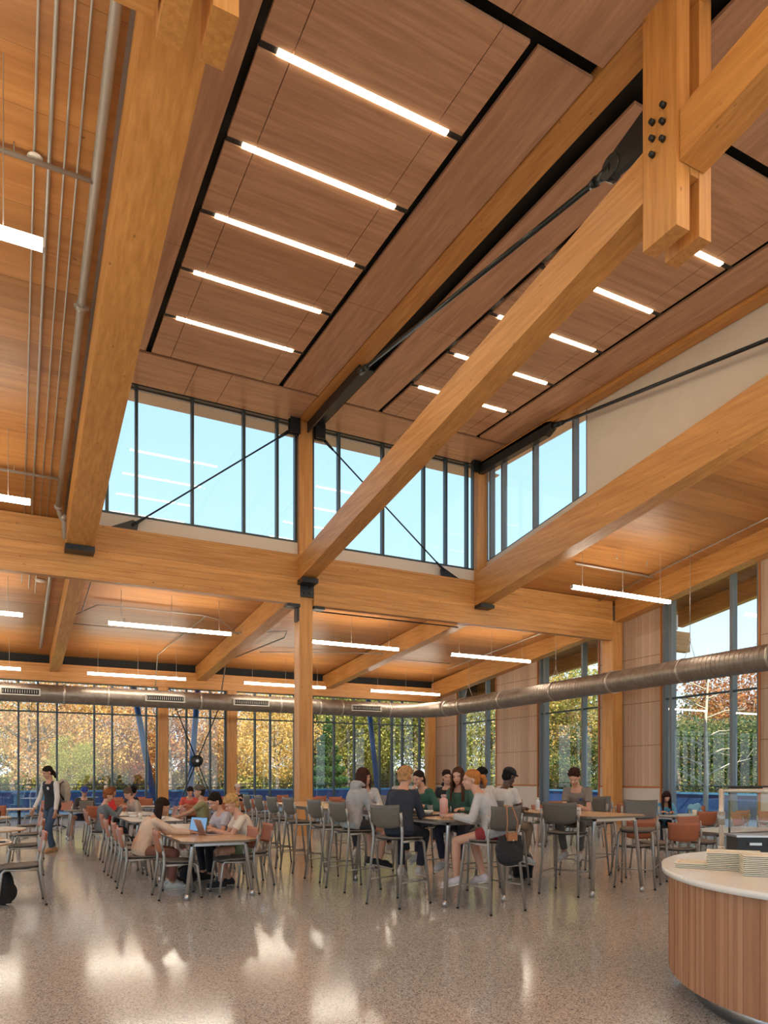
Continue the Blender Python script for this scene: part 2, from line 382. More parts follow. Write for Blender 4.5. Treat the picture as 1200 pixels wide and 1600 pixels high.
window('window_8', 'y', XR+.12, [2.0, 3.2, 5.3, 6.6], .0, lambda y: zwin(y)+.5, (4.02,), .22, .09)
window('window_9', 'x', 18.34, [1.62,1.97,2.64,3.98,5.30,6.20,6.72], 7.83, 11.12, (), .14)
window('window_10', 'x', 18.34, [7.20,7.98,9.34,10.69,11.45,12.2,12.44], 7.83, 11.12, (), .14)
window('window_11', 'y', XT+.1, [13.79,14.3,15.9,17.35,17.95,18.3], lambda y: 8.67-.139*(y-13.75), lambda y: zup(y)+.1, (), .18)
# pale eaves outside the clerestory
struct('trim_4', MB().ybeam(1.0, XT+.8, 18.5, 19.1, 11.02, 11.04, .04), M['curb'])
struct('ceiling', slab(XT+.35, XT+.8, YB, 19.1, lambda y: zup(y)+.16, .3), M['curb'])
# ============================================================ TIMBER FRAME
def beam(name, mb, m, label, cat='beam', group=None): return solo(name, mb, m, label=label, cat=cat, group=group)
GY0, GY1 = 18.02, 18.24
for k, (a, b_, l) in enumerate([(XL,T[1]-.205,'deep honey glulam girder left of the tall central column'), (T[1]+.185,17.84,'deep honey glulam girder between the central column and the right wall column')]):
    beam('glulam_girder', MB().box((a,GY0,6.15), (b_,GY1,7.45)), M['glu_x'], l)
col = thing('glulam_column', (0,0,0), label='tall central glulam column rising from floor to upper ceiling', cat='column')
obj('shaft', MB().box((T[1]-.20,18.11,0), (T[1]+.0,18.5,11.1)), M['glu_z'], col)
obj('shaft', MB().box((T[1]-.0,18.11,0), (T[1]+.18,18.5,11.1)), M['glu_z'], col)
br = MB().box((T[1]-.2,17.98,5.85), (T[1]+.2,18.11,6.42)); 
obj('bracket', MB().box((T[1]-.19,18.03,6.36), (T[1]+.19,18.10,6.75)), M['steel'], col, label='black steel beam seat with four bolts')
bo = MB()
for dx in (-.08,.08):
    for dz in (6.46,6.62): bo.cyl((T[1]+dx,18.03,dz), (T[1]+dx,17.99,dz), .03, n=8)
obj('bolt', bo, M['rod'], col)
obj('side_bracket', MB().box((T[1]-.55,18.03,6.07), (T[1]-.2,18.3,6.15)).box((T[1]-.26,18.11,5.72), (T[1]-.2,18.35,6.15)), M['steel'], col)
obj('side_bracket', MB().box((T[1]+.2,18.03,6.07), (T[1]+.5,18.3,6.15)), M['steel'], col)
col = beam('glulam_column', MB().box((T[2]-.2,18.06,7.45), (T[2]+.14,18.42,11.08)), M['glu_z'], 'short glulam post standing on the girder at the clerestory corner', 'column')
# sloping lower chords / beams at the front
def zch(y): return 6.76 + .142*(18.0-y)
beam('glulam_beam', MB().ybeam(T[0]-.26, T[0]+.32, YB, 5.74, zch(YB), zch(5.74), .95), M['glu_y'], 'sloping glulam beam at top left, part nearer than the hanging planks')
beam('glulam_beam', MB().ybeam(T[0]-.26, T[0]+.32, 6.26, GY0-.01, zch(6.26), zch(GY0), .62), M['glu_y'], 'wide sloping glulam beam left of the clerestory, ending in a dark steel shoe')
beam('glulam_beam', MB().ybeam(6.68, 7.08, 6.26, GY0-.01, zch(6.26)-.02, zch(GY0), .60), M['glu_y'], 'long sloping glulam beam crossing the centre of the hall down to the column')
beam('glulam_beam', MB().ybeam(6.70, 7.10, YB, 5.74, zch(YB)+.05, zch(5.74)+.03, .58), M['glu_y'], 'glulam beam at top right running out of the photo from the bolted planks')
beam('glulam_beam', MB().ybeam(12.30, 12.74, YB, GY0-.01, 6.70+.137*(18-YB), 6.70, .95), M['glu_y'], 'sloping glulam beam under the white wall on the right')
beam('glulam_beam', MB().ybeam(17.92, 18.33, YB, 18.0, 6.79+.148*(17.86-YB), 6.77, .75), M['glu_y'], 'sloping glulam beam along the right wall above the nearest window')
# rear beams
def zr(y): return 5.53+.075*(30.2-y)
for k, (a, b_, l) in enumerate([(T[0]-.1,T[0]+.25,'slim rear glulam beam at far left beside the sprinkler pipe'),(6.70,7.08,'rear glulam beam left of the central column with pipes through it'),(12.40,12.78,'rear glulam beam right of the central column')]):
    beam('rear_beam', MB().ybeam(a, b_, Y1+.3, Y2-.02, zr(Y1+.3), zr(Y2), .62), M['glu_y'], l)
beam('rear_beam', MB().ybeam(17.95, 18.33, 18.5, 30.0, 6.57, 5.33, .75), M['glu_y'], 'rear glulam beam along the right wall meeting the far corner')
beam('far_girder', MB().box((XL,30.0,5.2), (18.3,30.22,5.86)), M['glu_x'], 'horizontal glulam girder above the far window wall behind the duct')
struct('trim_5', MB().box((XL,30.25,5.2), (21.4,30.5,6.25)), M['black'])
FC = [('left of the cable brace',5.37),('right of the cable brace',8.19),('hidden mostly behind the central column',11.27),('in the far right corner',18.0)]
for l, x in FC: beam('far_column', MB().box((x-.2,30.02,0), (x+.2,30.4,5.2)), M['glu_z'], 'orange glulam column at the far window wall, '+l, 'column')
beam('wall_column', MB().box((17.85,18.02,0), (18.28,18.5,6.8)), M['glu_z'], 'glulam column on the right wall carrying the girder end', 'column')
solo('beam_stub', MB().box((18.34,18.05,6.05), (21.6,18.3,6.75)), M['glu_x'], label='end of the girder projecting outside under the right eaves', cat='beam')
solo('beam_stub', MB().ybeam(20.8, 21.05, 2, 17.9, 9.1, 6.85, .6), M['glu_y'], label='dark eave beam outside the nearest window on the right', cat='beam')
solo('beam_stub', MB().ybeam(20.8, 21.05, 18.6, 32, 6.45, 5.5, .6), M['glu_y'], label='dark eave beam outside the middle windows on the right', cat='beam')
# shoes
sh = MB().box((T[0]-.28,17.6,6.66), (T[0]+.34,18.01,6.76)); 
solo('beam_shoe', MB().box((T[0]-.28,17.62,6.68), (T[0]+.34,18.01,6.80)), M['steel'], label='dark steel shoe under the lower end of the left sloping beam', cat='bracket')
solo('beam_shoe', MB().box((6.66,17.62,6.64), (7.10,18.01,6.76)), M['steel'], label='dark steel shoe under the centre sloping beam on the column', cat='bracket')
solo('beam_shoe', MB().box((12.28,17.66,6.60), (12.76,18.01,6.70)), M['steel'], label='dark steel shoe under the right sloping beam on the girder', cat='bracket')
# hanging plank pairs
pk = thing('hanger_planks', (0,0,0), label='pair of hanging timber planks with six black bolts at top right', cat='truss post')
zt = zup(6)+.1
obj('plank', MB().box((6.66,5.75,7.80), (6.87,6.24,zt)), M['glu_z'], pk); obj('plank', MB().box((7.03,5.75,7.79), (7.23,6.24,zt)), M['glu_z'], pk)
obj('tongue', MB().box((6.88,5.75,8.45), (7.02,6.24,9.0)), M['glu_y'], pk)
for (y, z) in [(5.92,9.28),(6.08,9.21),(5.93,9.10),(6.08,9.02),(5.93,8.90),(6.08,8.83)]:
    obj('bolt', MB().cyl((6.66,y,z), (6.60,y,z), .034, .028, n=8), M['blk'], pk)
pk = thing('hanger_planks', (0,0,0), label='pair of hanging timber planks at the top left edge', cat='truss post')
obj('plank', MB().box((1.06,5.77,7.74), (1.27,6.27,zt)), M['glu_z'], pk); obj('plank', MB().box((1.42,5.77,7.74), (1.63,6.27,zt)), M['glu_z'], pk)
beam('cross_beam', MB().box((-13,5.85,7.82), (1.02,6.18,8.6)), M['glu_x'], 'horizontal beam corner at the very top left of the photo')
# upper beams and steel
beam('upper_beam', MB().ybeam(6.70, 7.10, YB, 17.95, zup(YB)-.03, zup(17.95)-.03, .17), M['glu_y'], 'flush timber beam strip running along the upper ceiling')
beam('upper_beam', MB().ybeam(12.44, 12.74, YB, 18.0, zup(YB)-.10, zup(18)-.10, .24), M['glu_y'], 'timber edge strip where the upper ceiling meets the white wall')
solo('steel_channel', MB().ybeam(6.93, 6.97, 14.75, 18.0, 10.66, 10.72, .26).ybeam(6.97, 7.32, 14.75, 18.0, 10.80, 10.93, .03), M['steel'], label='black steel channel under the upper ceiling at the central column', cat='steel bracket')
sc_ = MB(); prof = [(18.08,10.70),(18.08,11.0),(14.95,10.9),(14.72,10.82),(14.74,10.66),(15.0,10.56)]
n_ = len(prof); sc_.add([(12.44,y,z) for y,z in prof]+[(12.62,y,z) for y,z in prof], [(i,(i+1)%n_,n_+(i+1)%n_,n_+i) for i in range(n_)]+[tuple(reversed(range(n_))), tuple(range(n_,2*n_))])
solo('steel_channel', sc_, M['steel'], label='black steel housing with rounded end at the clerestory corner', cat='steel bracket')
def rodthing(label, a, b_, r=.035, m='rod', ends=True):
    t = thing('tie_rod', (0,0,0), label=label, cat='tie rod'); a, b_ = Vector(a), Vector(b_); d = (b_-a).normalized()
    obj('bar', MB().cyl(a, b_, r, n=10), M[m], t)
    for p, q in ((a, d), (b_, -d)):
        obj('clevis', MB().cyl(p, p+q*.32, r*2.1, r*1.3, n=10).cyl(p+q*.30, p+q*.42, r*1.7, r*1.1, n=10), M['steel'] if m == 'steel' else M['rod'], t)
    return t
rodthing('long steel tie rod under the ceiling reaching the bolted planks', (6.95,14.72,10.70), (6.88,6.95,9.42), .04)
g_ = MB(); g_.cyl((6.82,6.95,9.42), (6.95,6.95,9.42), .15, n=16); g_.hexa([(6.84,6.25,9.2),(6.92,6.25,9.2),(6.92,7.0,9.28),(6.84,7.0,9.28)], [(6.84,6.25,9.75),(6.92,6.25,9.75),(6.92,7.0,9.56),(6.84,7.0,9.56)])
solo('gusset_plate', g_, M['steel'], label='dark steel gusset where the tie rod meets the bolted planks', cat='steel bracket')
rodthing('black tie rod in front of the white upper wall', (12.53,14.75,10.72), (12.53,6.1,9.30), .04, 'steel')
def brace(label, a, b_):
    t = thing('cable_brace', (0,0,0), label=label, cat='cable brace'); a, b_ = Vector(a), Vector(b_); d = (b_-a).normalized()
    obj('cable', MB().cyl(a, b_, .021, n=8), M['steel'], t)
    for p, q in ((a, d), (b_, -d)): obj('turnbuckle', MB().cyl(p, p+q*.38, .05, .03, n=8), M['steel'], t)
    s = 1 if d.x > 0 else -1
    sx = a.x; pl = MB(); pl.add([(sx-.5*s,18.06,7.45),(sx+.12*s,18.06,7.45),(sx+.16*s,18.06,7.66),(sx+.02*s,18.06,7.70),(sx-.5*s,18.10,7.45),(sx+.12*s,18.10,7.45),(sx+.16*s,18.10,7.66),(sx+.02*s,18.10,7.70)], [(0,1,2,3),(7,6,5,4),(0,4,5,1),(1,5,6,2),(2,6,7,3),(3,7,4,0)])
    obj('base_plate', pl, M['steel'], t)
    pl = MB().box((min(b_.x,b_.x+.28*s),18.02,10.6), (max(b_.x,b_.x+.28*s),18.10,11.0)).box((min(b_.x,b_.x+.28*s),17.9,10.6), (max(b_.x,b_.x+.28*s),17.94,11.0)); obj('top_plate', pl, M['steel'], t)
brace('cable brace across the left clerestory window', (2.50,18.08,7.56), (6.43,18.08,10.66))
brace('cable brace across the right clerestory window', (11.28,18.08,7.62), (7.42,18.08,10.68))
solo('steel_bracket', MB().box((12.24,17.98,10.72), (12.42,18.06,11.0)).box((12.2,17.9,10.94), (12.42,18.1,11.02)), M['steel'], label='small black bracket at the top of the clerestory corner post', cat='steel bracket')
# X brace in the far wall
xb = thing('cross_brace', (0,0,0), label='cable cross brace with a round black hub at the far windows', cat='cable brace')
hc_ = Vector((6.71,30.0,2.24))
for p in ((5.62,30.0,5.0),(7.85,30.0,5.0),(5.85,30.0,.1),(7.55,30.0,.1)):
    p = Vector(p); d = (p-hc_).normalized(); obj('cable', MB().cyl(hc_+d*.15, p, .024, n=8), M['steel'], xb)
obj('hub', MB().lathe([(.06,-.06),(.23,-.06),(.25,0),(.23,.06),(.06,.06)], n=24), M['blk'], xb).matrix_local = Matrix.Translation(hc_) @ Matrix.Rotation(PI/2, 4, 'X')
obj('hub_cap', MB().cyl(hc_-Vector((0,.09,0)), hc_+Vector((0,.07,0)), .06, n=12), M['alu'], xb)
# ============================================================ LAMPS
def slotlamp(x0, x1, y, label):
    t = thing('slot_lamp', ((x0+x1)/2, y, zup(y)), label=label, cat='ceiling light', group='slot lights in the upper ceiling')
    h = (x1-x0)/2; sl = .04
    obj('diffuser', MB().box((-h,-.042,-.012), (h,.042,.02)), M['lamp2'], t)
    obj('end_housing', MB().box((-h-.24,-.045,.01), (-h-.004,.045,.04)), M['blk'], t); obj('end_housing', MB().box((h+.004,-.045,.01), (h+.24,.045,.04)), M['blk'], t)
    return t
on = ['nearest','second from the nearest','middle','second farthest','farthest']
for i, yr in enumerate(reversed(rows)):
    slotlamp(2.95, 5.45, yr, '%s slot light in the upper ceiling, left bay' % on[i])
for i, yr in enumerate(reversed(rows)):
    slotlamp(8.65, 11.18, yr, '%s slot light in the upper ceiling, right bay' % on[i])
for yr in (4.2, 2.6, 1.0, -.6, -2.2):  # unseen slots behind the camera, added as fill light for the hall
    for a in (2.95, 8.65): slotlamp(a, a+2.5, yr, 'unseen slot light added for fill in the upper ceiling behind the photographer').location.z -= .06
def pendant(x0, x1, y, z, label, zc):
    t = thing('pendant_lamp', ((x0+x1)/2, y, z), label=label, cat='ceiling light', group='linear pendant lights under the lower roofs')
    h = (x1-x0)/2
    obj('diffuser', MB().box((-h,-.045,-.045), (h,.045,.045)), M['lamp'], t)
    for e_ in (-1,1): obj('end_cap', MB().box((e_*h-.004*(e_>0),-.05,-.05), (e_*h+.02*e_+.004*(e_<0),.05,.05)) if False else MB().box((min(e_*h,e_*(h+.02)),-.05,-.05), (max(e_*h,e_*(h+.02)),.05,.05)), M['grille'], t)
    for q in (-h*.8, 0, h*.8):
        dz = zc(y)-z; obj('cable', MB().cyl((q,0,.045), (q,0,dz), .006, n=5, caps=False), M['conduit'], t)
    return t
for (y, z) in ((8.2,7.02),(14.8,6.62)): pendant(-3.3, .26, y, z, 'pendant light at the left edge, %s of the two under the front lower roof' % ('nearer' if y < 10 else 'farther'), zlow); pendant(-9, -5.4, y, z, 'pendant light beyond the left edge of the photo', zlow)
for y in (1.6, -5.0):  # pendant rows carried on out of view, added to raise the ambient light
    for a in (-9.0, -3.3, 13.2): pendant(a, a+3.56, y, zlow(y)-.9, 'unseen pendant light added for fill under the lower roof behind the photographer', zlow)
pendant(13.2, 16.85, 14.8, 6.62, 'pendant light in front of the girder at right', zlow); pendant(13.2, 16.85, 8.2, 7.3, 'pendant light beyond the right edge of the photo', zlow)
for y, z, nm in ((21.4,5.86,'front'),(27.8,5.28,'rear')):
    for k, (a, l) in enumerate([(-9.0,'beyond the left edge of the photo'),(-3.25,'cut by the left edge of the photo'),(2.34,'in the bay left of the column'),(8.05,'just right of the central column'),(13.6,'in the bay nearest the right wall')]):
        pendant(a, a+3.45, y, z, '%s row pendant light under the rear roof, %s' % (nm, l), zback)
# ============================================================ PIPES
for x, r, l in ((.205,.014,'outermost thin conduit running along the front left ceiling'),(.36,.022,'brighter thicker conduit running along the front left ceiling'),(.52,.013,'third conduit from the left along the front left ceiling'),(.66,.013,'conduit closest to the big pipe on the front left ceiling')):
    solo('conduit', MB().cyl((x,-6,zlow(-6)-.04), (x,18.0,zlow(18)-.04), r, n=8), M['conduit'], label=l, cat='conduit')
t = thing('sprinkler_main', (0,0,0), label='large grey sprinkler pipe beside the left sloping beam', cat='pipe')
obj('pipe', MB().cyl((.86,-6,zlow(-6)-.12), (.86,17.3,zlow(17.3)-.12), .058, n=14), M['pipe'], t)
obj('elbow', MB().tube([(.86,17.3,zlow(17.3)-.12),(.9,17.5,zlow(17.5)-.16),(1.0,17.6,zlow(17.6)-.3),(1.02,17.7,6.9)], .06).ell((.86,17.28,zlow(17.3)-.12), .085).ell((.98,17.55,zlow(17.5)-.22), .085), M['pipe'], t)
for y in (11.2, 5.0): obj('coupling', MB().cyl((.86,y-.06,zlow(y-.06)-.12), (.86,y+.06,zlow(y+.06)-.12), .075, n=14).box((.76,y-.02,zlow(y)-.14), (.96,y+.02,zlow(y)-.10)), M['pipe'], t)
for y in (9.13, 16.07): obj('branch', MB().cyl((-6,y,zlow(y)-.16), (.84,y,zlow(y)-.14), .028, n=10).cyl((-.0,y,zlow(y)-.14), (-.0,y,zlow(y)), .008, n=6), M['pipe'], t)
solo('smoke_detector', MB().lathe([(.001,-.03),(.07,-.03),(.085,-.01),(.085,.0)], (.215,9.18,zlow(9.18)-.05), 20), M['curb'], label='round white ceiling disc above the cross pipe at upper left', cat='detector')
solo('smoke_detector', MB().lathe([(.001,-.05),(.10,-.05),(.13,-.01),(.13,.0)], (.62,21.3,zback(21.3)-.01), 20), M['curb'], label='round white disc under the rear roof at left', cat='detector')
def pipe(label, pts, r=.018, m='conduit', cat='conduit'): return solo('conduit', MB().tube(pts, r, 8), M[m], label=label, cat=cat)
zc = lambda y: zback(y)-.06
pipe('grey sprinkler pipe under the rear roof at far left', [(.85,18.5,zc(18.5)),(.85,28.6,zc(28.6)-.05)], .055, 'pipe', 'pipe')
for q, l in ((.18,'left'),(.36,'middle'),(.52,'right')): pipe('%s thin conduit under the rear roof at far left' % l, [(q,18.5,zc(18.5)),(q,21.0+q*3,zc(22)+.02)], .014)
pipe('bent conduit crossing the first rear bay at left', [(1.6,23.3,zc(23.3)-.25),(2.2,22.8,zc(22.8)-.02),(5.3,22.8,zc(22.8)-.02),(5.9,23.0,zc(23)-.05),(6.65,23.6,zc(23.6)-.3)])
pipe('thin straight conduit in the first rear bay at left', [(1.6,25.2,zc(25.2)),(5.6,25.2,zc(25.2))], .014)
pipe('conduit dropping to the duct in the first rear bay', [(5.4,22.9,zc(22.9)),(4.9,28.6,zc(28.6)),(4.9,29.2,4.9)], .016)
pipe('conduit loop along the girder in the first rear bay', [(1.7,22,zc(22)-.5),(1.7,19.2,zc(19.2)-.5),(5.6,18.6,6.3)], .018, 'steel')
pipe('conduit bending behind the central beam', [(6.3,23.5,zc(23.5)-.3),(8.2,23.2,zc(23.2)-.15),(8.4,24,zc(24)-.15),(7.6,28.8,zc(28.8)),(7.6,29.6,4.9)], .026, 'pipe')
pipe('bent conduit in the rear bay right of the column', [(8.3,26.5,zc(26.5)-.1),(11.2,26.0,zc(26)),(12.35,24.2,zc(24.2)-.35)], .018)
pipe('short straight conduit in the rear right bay', [(13.1,26.2,zc(26.2)),(16.6,26.2,zc(26.2))], .018)
pipe('dark conduit below the girder right of the column', [(7.2,18.5,6.2),(7.4,18.5,6.12),(12.0,18.5,6.12)], .018, 'steel')
pipe('sprinkler pipe along the right side under the rear roof', [(17.1,18.6,zc(18.6)),(17.1,27.2,zc(27.2))], .022)
pipe('sprinkler pipe along the right side of the front roof', [(17.2,-4,zlow(-4)-.1),(17.2,18.0,zlow(18)-.1)], .022)
pipe('short pipe across the front right roof', [(14.3,15.9,zlow(15.9)-.1),(17.4,15.9,zlow(15.9)-.1)], .03)
def sprk(x, y, z, l): solo('ceiling_sprinkler', MB().cyl((x,y,z), (x,y,z-.12), .012, n=6).lathe([(.001,-.13),(.035,-.13),(.035,-.12),(.001,-.12)], (x,y,z), 10), M['conduit'], label=l, cat='sprinkler')
sprk(3.1,24.0,zc(24),'small sprinkler head hanging in the rear left bay'); sprk(15.2,15.2,zlow(15.2),'small sprinkler head on the front right roof'); sprk(16.4,15.2,zlow(15.2),'second small sprinkler head on the front right roof, nearer the wall')
# ============================================================ DUCT
dt = thing('spiral_duct', (0,0,0), label='spiral metal air duct along the far windows and right wall', cat='duct')
DZ, DR, DY, DX = 4.55, .33, 28.5, 16.75
path = [(XL,DY,DZ),(14.8,DY,DZ)]
obj('duct_run', MB().cyl(path[0], path[1], DR, n=36, caps=False), M['duct'], dt)
el = [(14.8,DY,DZ)]; 
for k in range(1, 8): a = k/8*PI/2; el.append((14.8+1.95*math.sin(a), DY-1.95*(1-math.cos(a)), DZ))
el.append((DX,DY-1.95,DZ)); obj('elbow', MB().tube(el, DR, 36), M['duct'], dt)
obj('duct_run', MB().cyl((DX,DY-1.95,DZ), (DX,-6,DZ), DR, n=36, caps=False), M['duct'], dt)
def band(p, d, parent=dt): p = Vector(p); d = Vector(d); obj('joint_band', MB().cyl(p-d*.035, p+d*.035, DR+.02, n=36), M['band'], parent)
for x in (-4.2,-1.2,1.6,3.1,6.5,9.75,11.5,12.5,14.8): band((x,DY,DZ), (1,0,0))
for y in (26.55,25.4,22.6,19.6,16.9,14.2,11.5): band((DX,y,DZ), (0,1,0))
rib = MB()
for i in range(150):
    x = -3+i*.14
    if x < 14.7: rib.cyl((x,DY,DZ), (x+.012,DY,DZ), DR+.006, n=36)
for i in range(110):
    y = 26.4-i*.14; rib.cyl((DX,y,DZ), (DX,y-.012,DZ), DR+.006, n=36)
obj('spiral_seam', rib, M['duct'], dt, kind='stuff')
for (a, b_) in ((-.43,.83),(4.38,5.84),(7.73,9.2),(12.86,14.3)):
    gq = obj('grille', MB().box((a,DY-DR-.05,4.42), (b_,DY-DR+.1,4.46)).box((a,DY-DR-.05,4.64), (b_,DY-DR+.1,4.68)).box((a,DY-DR-.05,4.46), (a+.05,DY-DR+.1,4.64)).box((b_-.05,DY-DR-.05,4.46), (b_,DY-DR+.1,4.64)), M['grille'], dt)
    obj('grille_opening', MB().box((a+.05,DY-DR-.02,4.46), (b_-.05,DY-DR+.05,4.64)), M['black'], gq)
    lv = MB(); k = a+.08
    while k < b_-.08: lv.box((k,DY-DR-.045,4.5), (k+.02,DY-DR-.02,4.61)); k += .075
    obj('louvre', lv, M['grille'], gq)
for y in (25.0, 19.6, 14.0):
    hz = zback(y) if y > Y1 else zlow(y)
    solo('duct_hanger', MB().cyl((DX,y,hz), (DX,y,5.35), .008, n=5).cyl((DX,y,5.35), (DX-.26,y,4.75), .008, n=5).cyl((DX,y,5.35), (DX+.26,y,4.75), .008, n=5).cyl((DX,y,5.32),(DX,y,5.42),.02,n=6), M['conduit'], label='wire hanger holding the right hand duct, %s' % {25.0:'farthest of the three',19.6:'middle one near the wall column',14.0:'nearest the camera'}[y], cat='hanger')
# ============================================================ FURNITURE
def seat_mesh(w, d, z, th, nx=8, ny=8, x0=None):
    """gently dished seat with rounded front"""
    mb = MB(); top = []; bot = []
    for i in range(nx+1):
        u = i/nx*2-1
        for j in range(ny+1):
            v = j/ny*2-1; sx = 1-.06*abs(v)**3; sy = 1-.10*abs(u)**4
            x = u*d/2*sx; y = v*w/2*sy; zz = z+.012*(v*v)+.010*(-u if u < 0 else 0)-.022*max(0,u-.5)**1.5*2
            top.append((x,y,zz)); bot.append((x*.97,y*.97,zz-th))
    n = (nx+1)*(ny+1); fs = []
    for i in range(nx):
        for j in range(ny):
            a = i*(ny+1)+j; fs.append((a,a+ny+1,a+ny+2,a+1)); fs.append((n+a,n+a+1,n+a+ny+2,n+a+ny+1))
    ring = [j for j in range(ny+1)]+[i*(ny+1)+ny for i in range(1,nx+1)]+[nx*(ny+1)+j for j in range(ny-1,-1,-1)]+[i*(ny+1) for i in range(nx-1,0,-1)]
    for k in range(len(ring)): a, b_ = ring[k], ring[(k+1) % len(ring)]; fs.append((a,b_,n+b_,n+a))
    return mb.add(top+bot, fs, True)
def back_mesh(w, z0, z1, x0, x1, th=.014, curve=.035, n=10):
    """curved panel, concave towards the sitter, wings at upper corners"""
    mb = MB(); f = []; b_ = []; rows_ = 7
    for k in range(rows_):
        t_ = k/(rows_-1); z = z0+(z1-z0)*t_; x = x0+(x1-x0)*t_
        hw = w/2*(.90+.10*t_)
        for j in range(n+1):
            v = j/n*2-1; dz = (-.012*(1-v*v) if t_ > .9 else 0) + (.03*abs(v)**3 if t_ < .1 else 0)
            xx = x+curve*v*v-.012*math.sin(t_*PI)
            f.append((xx,v*hw,z+dz)); b_.append((xx-th,v*hw,z+dz))
    N_ = rows_*(n+1); fs = []
    for k in range(rows_-1):
        for j in range(n):
            a = k*(n+1)+j; fs.append((a,a+1,a+n+2,a+n+1)); fs.append((N_+a,N_+a+n+1,N_+a+n+2,N_+a+1))
    ring = list(range(n+1))+[k*(n+1)+n for k in range(1,rows_)]+[(rows_-1)*(n+1)+j for j in range(n-1,-1,-1)]+[k*(n+1) for k in range(rows_-2,0,-1)]
    for k in range(len(ring)): a, c = ring[k], ring[(k+1) % len(ring)]; fs.append((a,N_+a,N_+c,c))
    return mb.add(f+b_, fs, True)
def make_chair(name, label, shell, seatm, hi=False, cat='chair'):
    t = thing(name, (0,0,0), label=label, cat=cat)
    z = .80 if hi else .455; fx, fy = (.27,.27) if hi else (.25,.255); r = .0165
    zb = z+.43
    obj('seat', seat_mesh(.46,.45,z+.02,.022), seatm, t)
    obj('seat_shell', seat_mesh(.43,.42,z-.004,.014), M['blk'], t)
    obj('backrest', back_mesh(.48, z+.14, zb, -.245, -.30), shell, t)
    for s in (-1, 1):
        q = obj('leg', MB().tube([(-fx-.03,s*fy,.012),(-.215,s*.235,z-.02),(-.215,s*.236,z+.10),(-.235,s*.245,z+.20)], r, 8, rs=[r*.9,r*1.05,r*1.1,r]), M['tube'], t)
        obj('foot_cap', MB().cyl((-fx-.031,s*fy,0), (-fx-.03,s*fy,.022), .016, n=8), M['rubber'], q)
        q = obj('leg', MB().tube([(fx,s*fy,.012),(.20,s*.225,z-.045),(.17,s*.215,z-.018),(0,s*.21,z-.016),(-.2,s*.225,z-.02)], r, 8, rs=[r*.9]+[r*1.05]*4), M['tube'], t)
        obj('foot_cap', MB().cyl((fx+.001,s*fy,0), (fx,s*fy,.022), .016, n=8), M['rubber'], q)
        obj('back_post', MB().tube([(-.235,s*.252,z+.17),(-.25,s*.256,z+.26),(-.262,s*.254,z+.335)], .018, 8, rs=[.012,.018,.017]), M['tube'], t)
    if hi:
        fr = MB(); zz = .30; k = 1-zz/z
        xr, xf, yy = -.215-(fx+.03-.215)*k, .20+(fx-.20)*k, .235+(fy-.235)*k
        fr.cyl((xr,yy,zz),(xf,yy,zz),.009,n=8).cyl((xr,-yy,zz),(xf,-yy,zz),.009,n=8).cyl((xf,-yy,zz-.03),(xf,yy,zz-.03),.011,n=8)
        obj('footrest', fr, M['tube'], t)
    return t
G = math.radians
brown0 = make_chair('dining_chair', '', M['brown'], M['seat_g'])
stool0 = make_chair('bar_stool', '', M['grey'], M['seat_g'], True, 'stool')
used = {}
def place(p0, x, y, deg, label, group=None):
    if p0.name not in used:
        used[p0.name] = 1; p0.location = (x,y,0); p0.rotation_euler = (0,0,G(deg)); p0['label'] = label
        if group: p0['group'] = group
        KIDS.setdefault(p0.name, None) if False else None
        return p0
    r = dup(p0, (x,y,0), G(deg), label, group); return r
# tables --------------------------------------------------------------
def rtop(w, l, ch, n=5):   # rectangle w (x) by l (y) with chamfered / rounded corners
    pts = []
    for sx, sy, a0 in ((1,1,0),(-1,1,90),(-1,-1,180),(1,-1,270)):
        cx, cy = sx*(w/2-ch), sy*(l/2-ch)
        for k in range(n+1): a = G(a0+90*k/n); pts.append((cx+ch*math.cos(a), cy+ch*math.sin(a)))
    return pts
def make_table(label, w, l, h, topm, ch=.08, n=1, splay=.05):
    t = thing('table', (0,0,0), label=label, cat='table')
    obj('tabletop', MB().prism(rtop(w,l,ch,n), h-.028, h), topm, t)
    obj('edge_band', MB().prism(rtop(w+.004,l+.004,ch,n), h-.033, h-.006), M['edge'], t)
    ap = MB()
    for s in (-1,1):
        ap.box((-w/2+.12,s*(l/2-.14)-.02,h-.075), (w/2-.12,s*(l/2-.14)+.02,h-.034)).box((s*(w/2-.14)-.02,-l/2+.12,h-.075), (s*(w/2-.14)+.02,l/2-.12,h-.034))
    obj('apron', ap, M['alu'], t)
    for sx in (-1,1):
        for sy in (-1,1):
            a = Vector((sx*(w/2-.15), sy*(l/2-.15), h-.045)); b_ = Vector((sx*(w/2-.15+splay+.03), sy*(l/2-.15+splay), .085)); c = Vector((sx*(w/2-.15+splay+.035), sy*(l/2-.15+splay), 0))
            q = obj('leg', MB().tube([a, a.lerp(b_,.05), b_], .028, 12, rs=[.036,.027,.026]), M['alu'], t)
            obj('foot', MB().cyl(b_-Vector((0,0,.008)), c, .0275, .031, n=12), M['alu'], q)
    return t
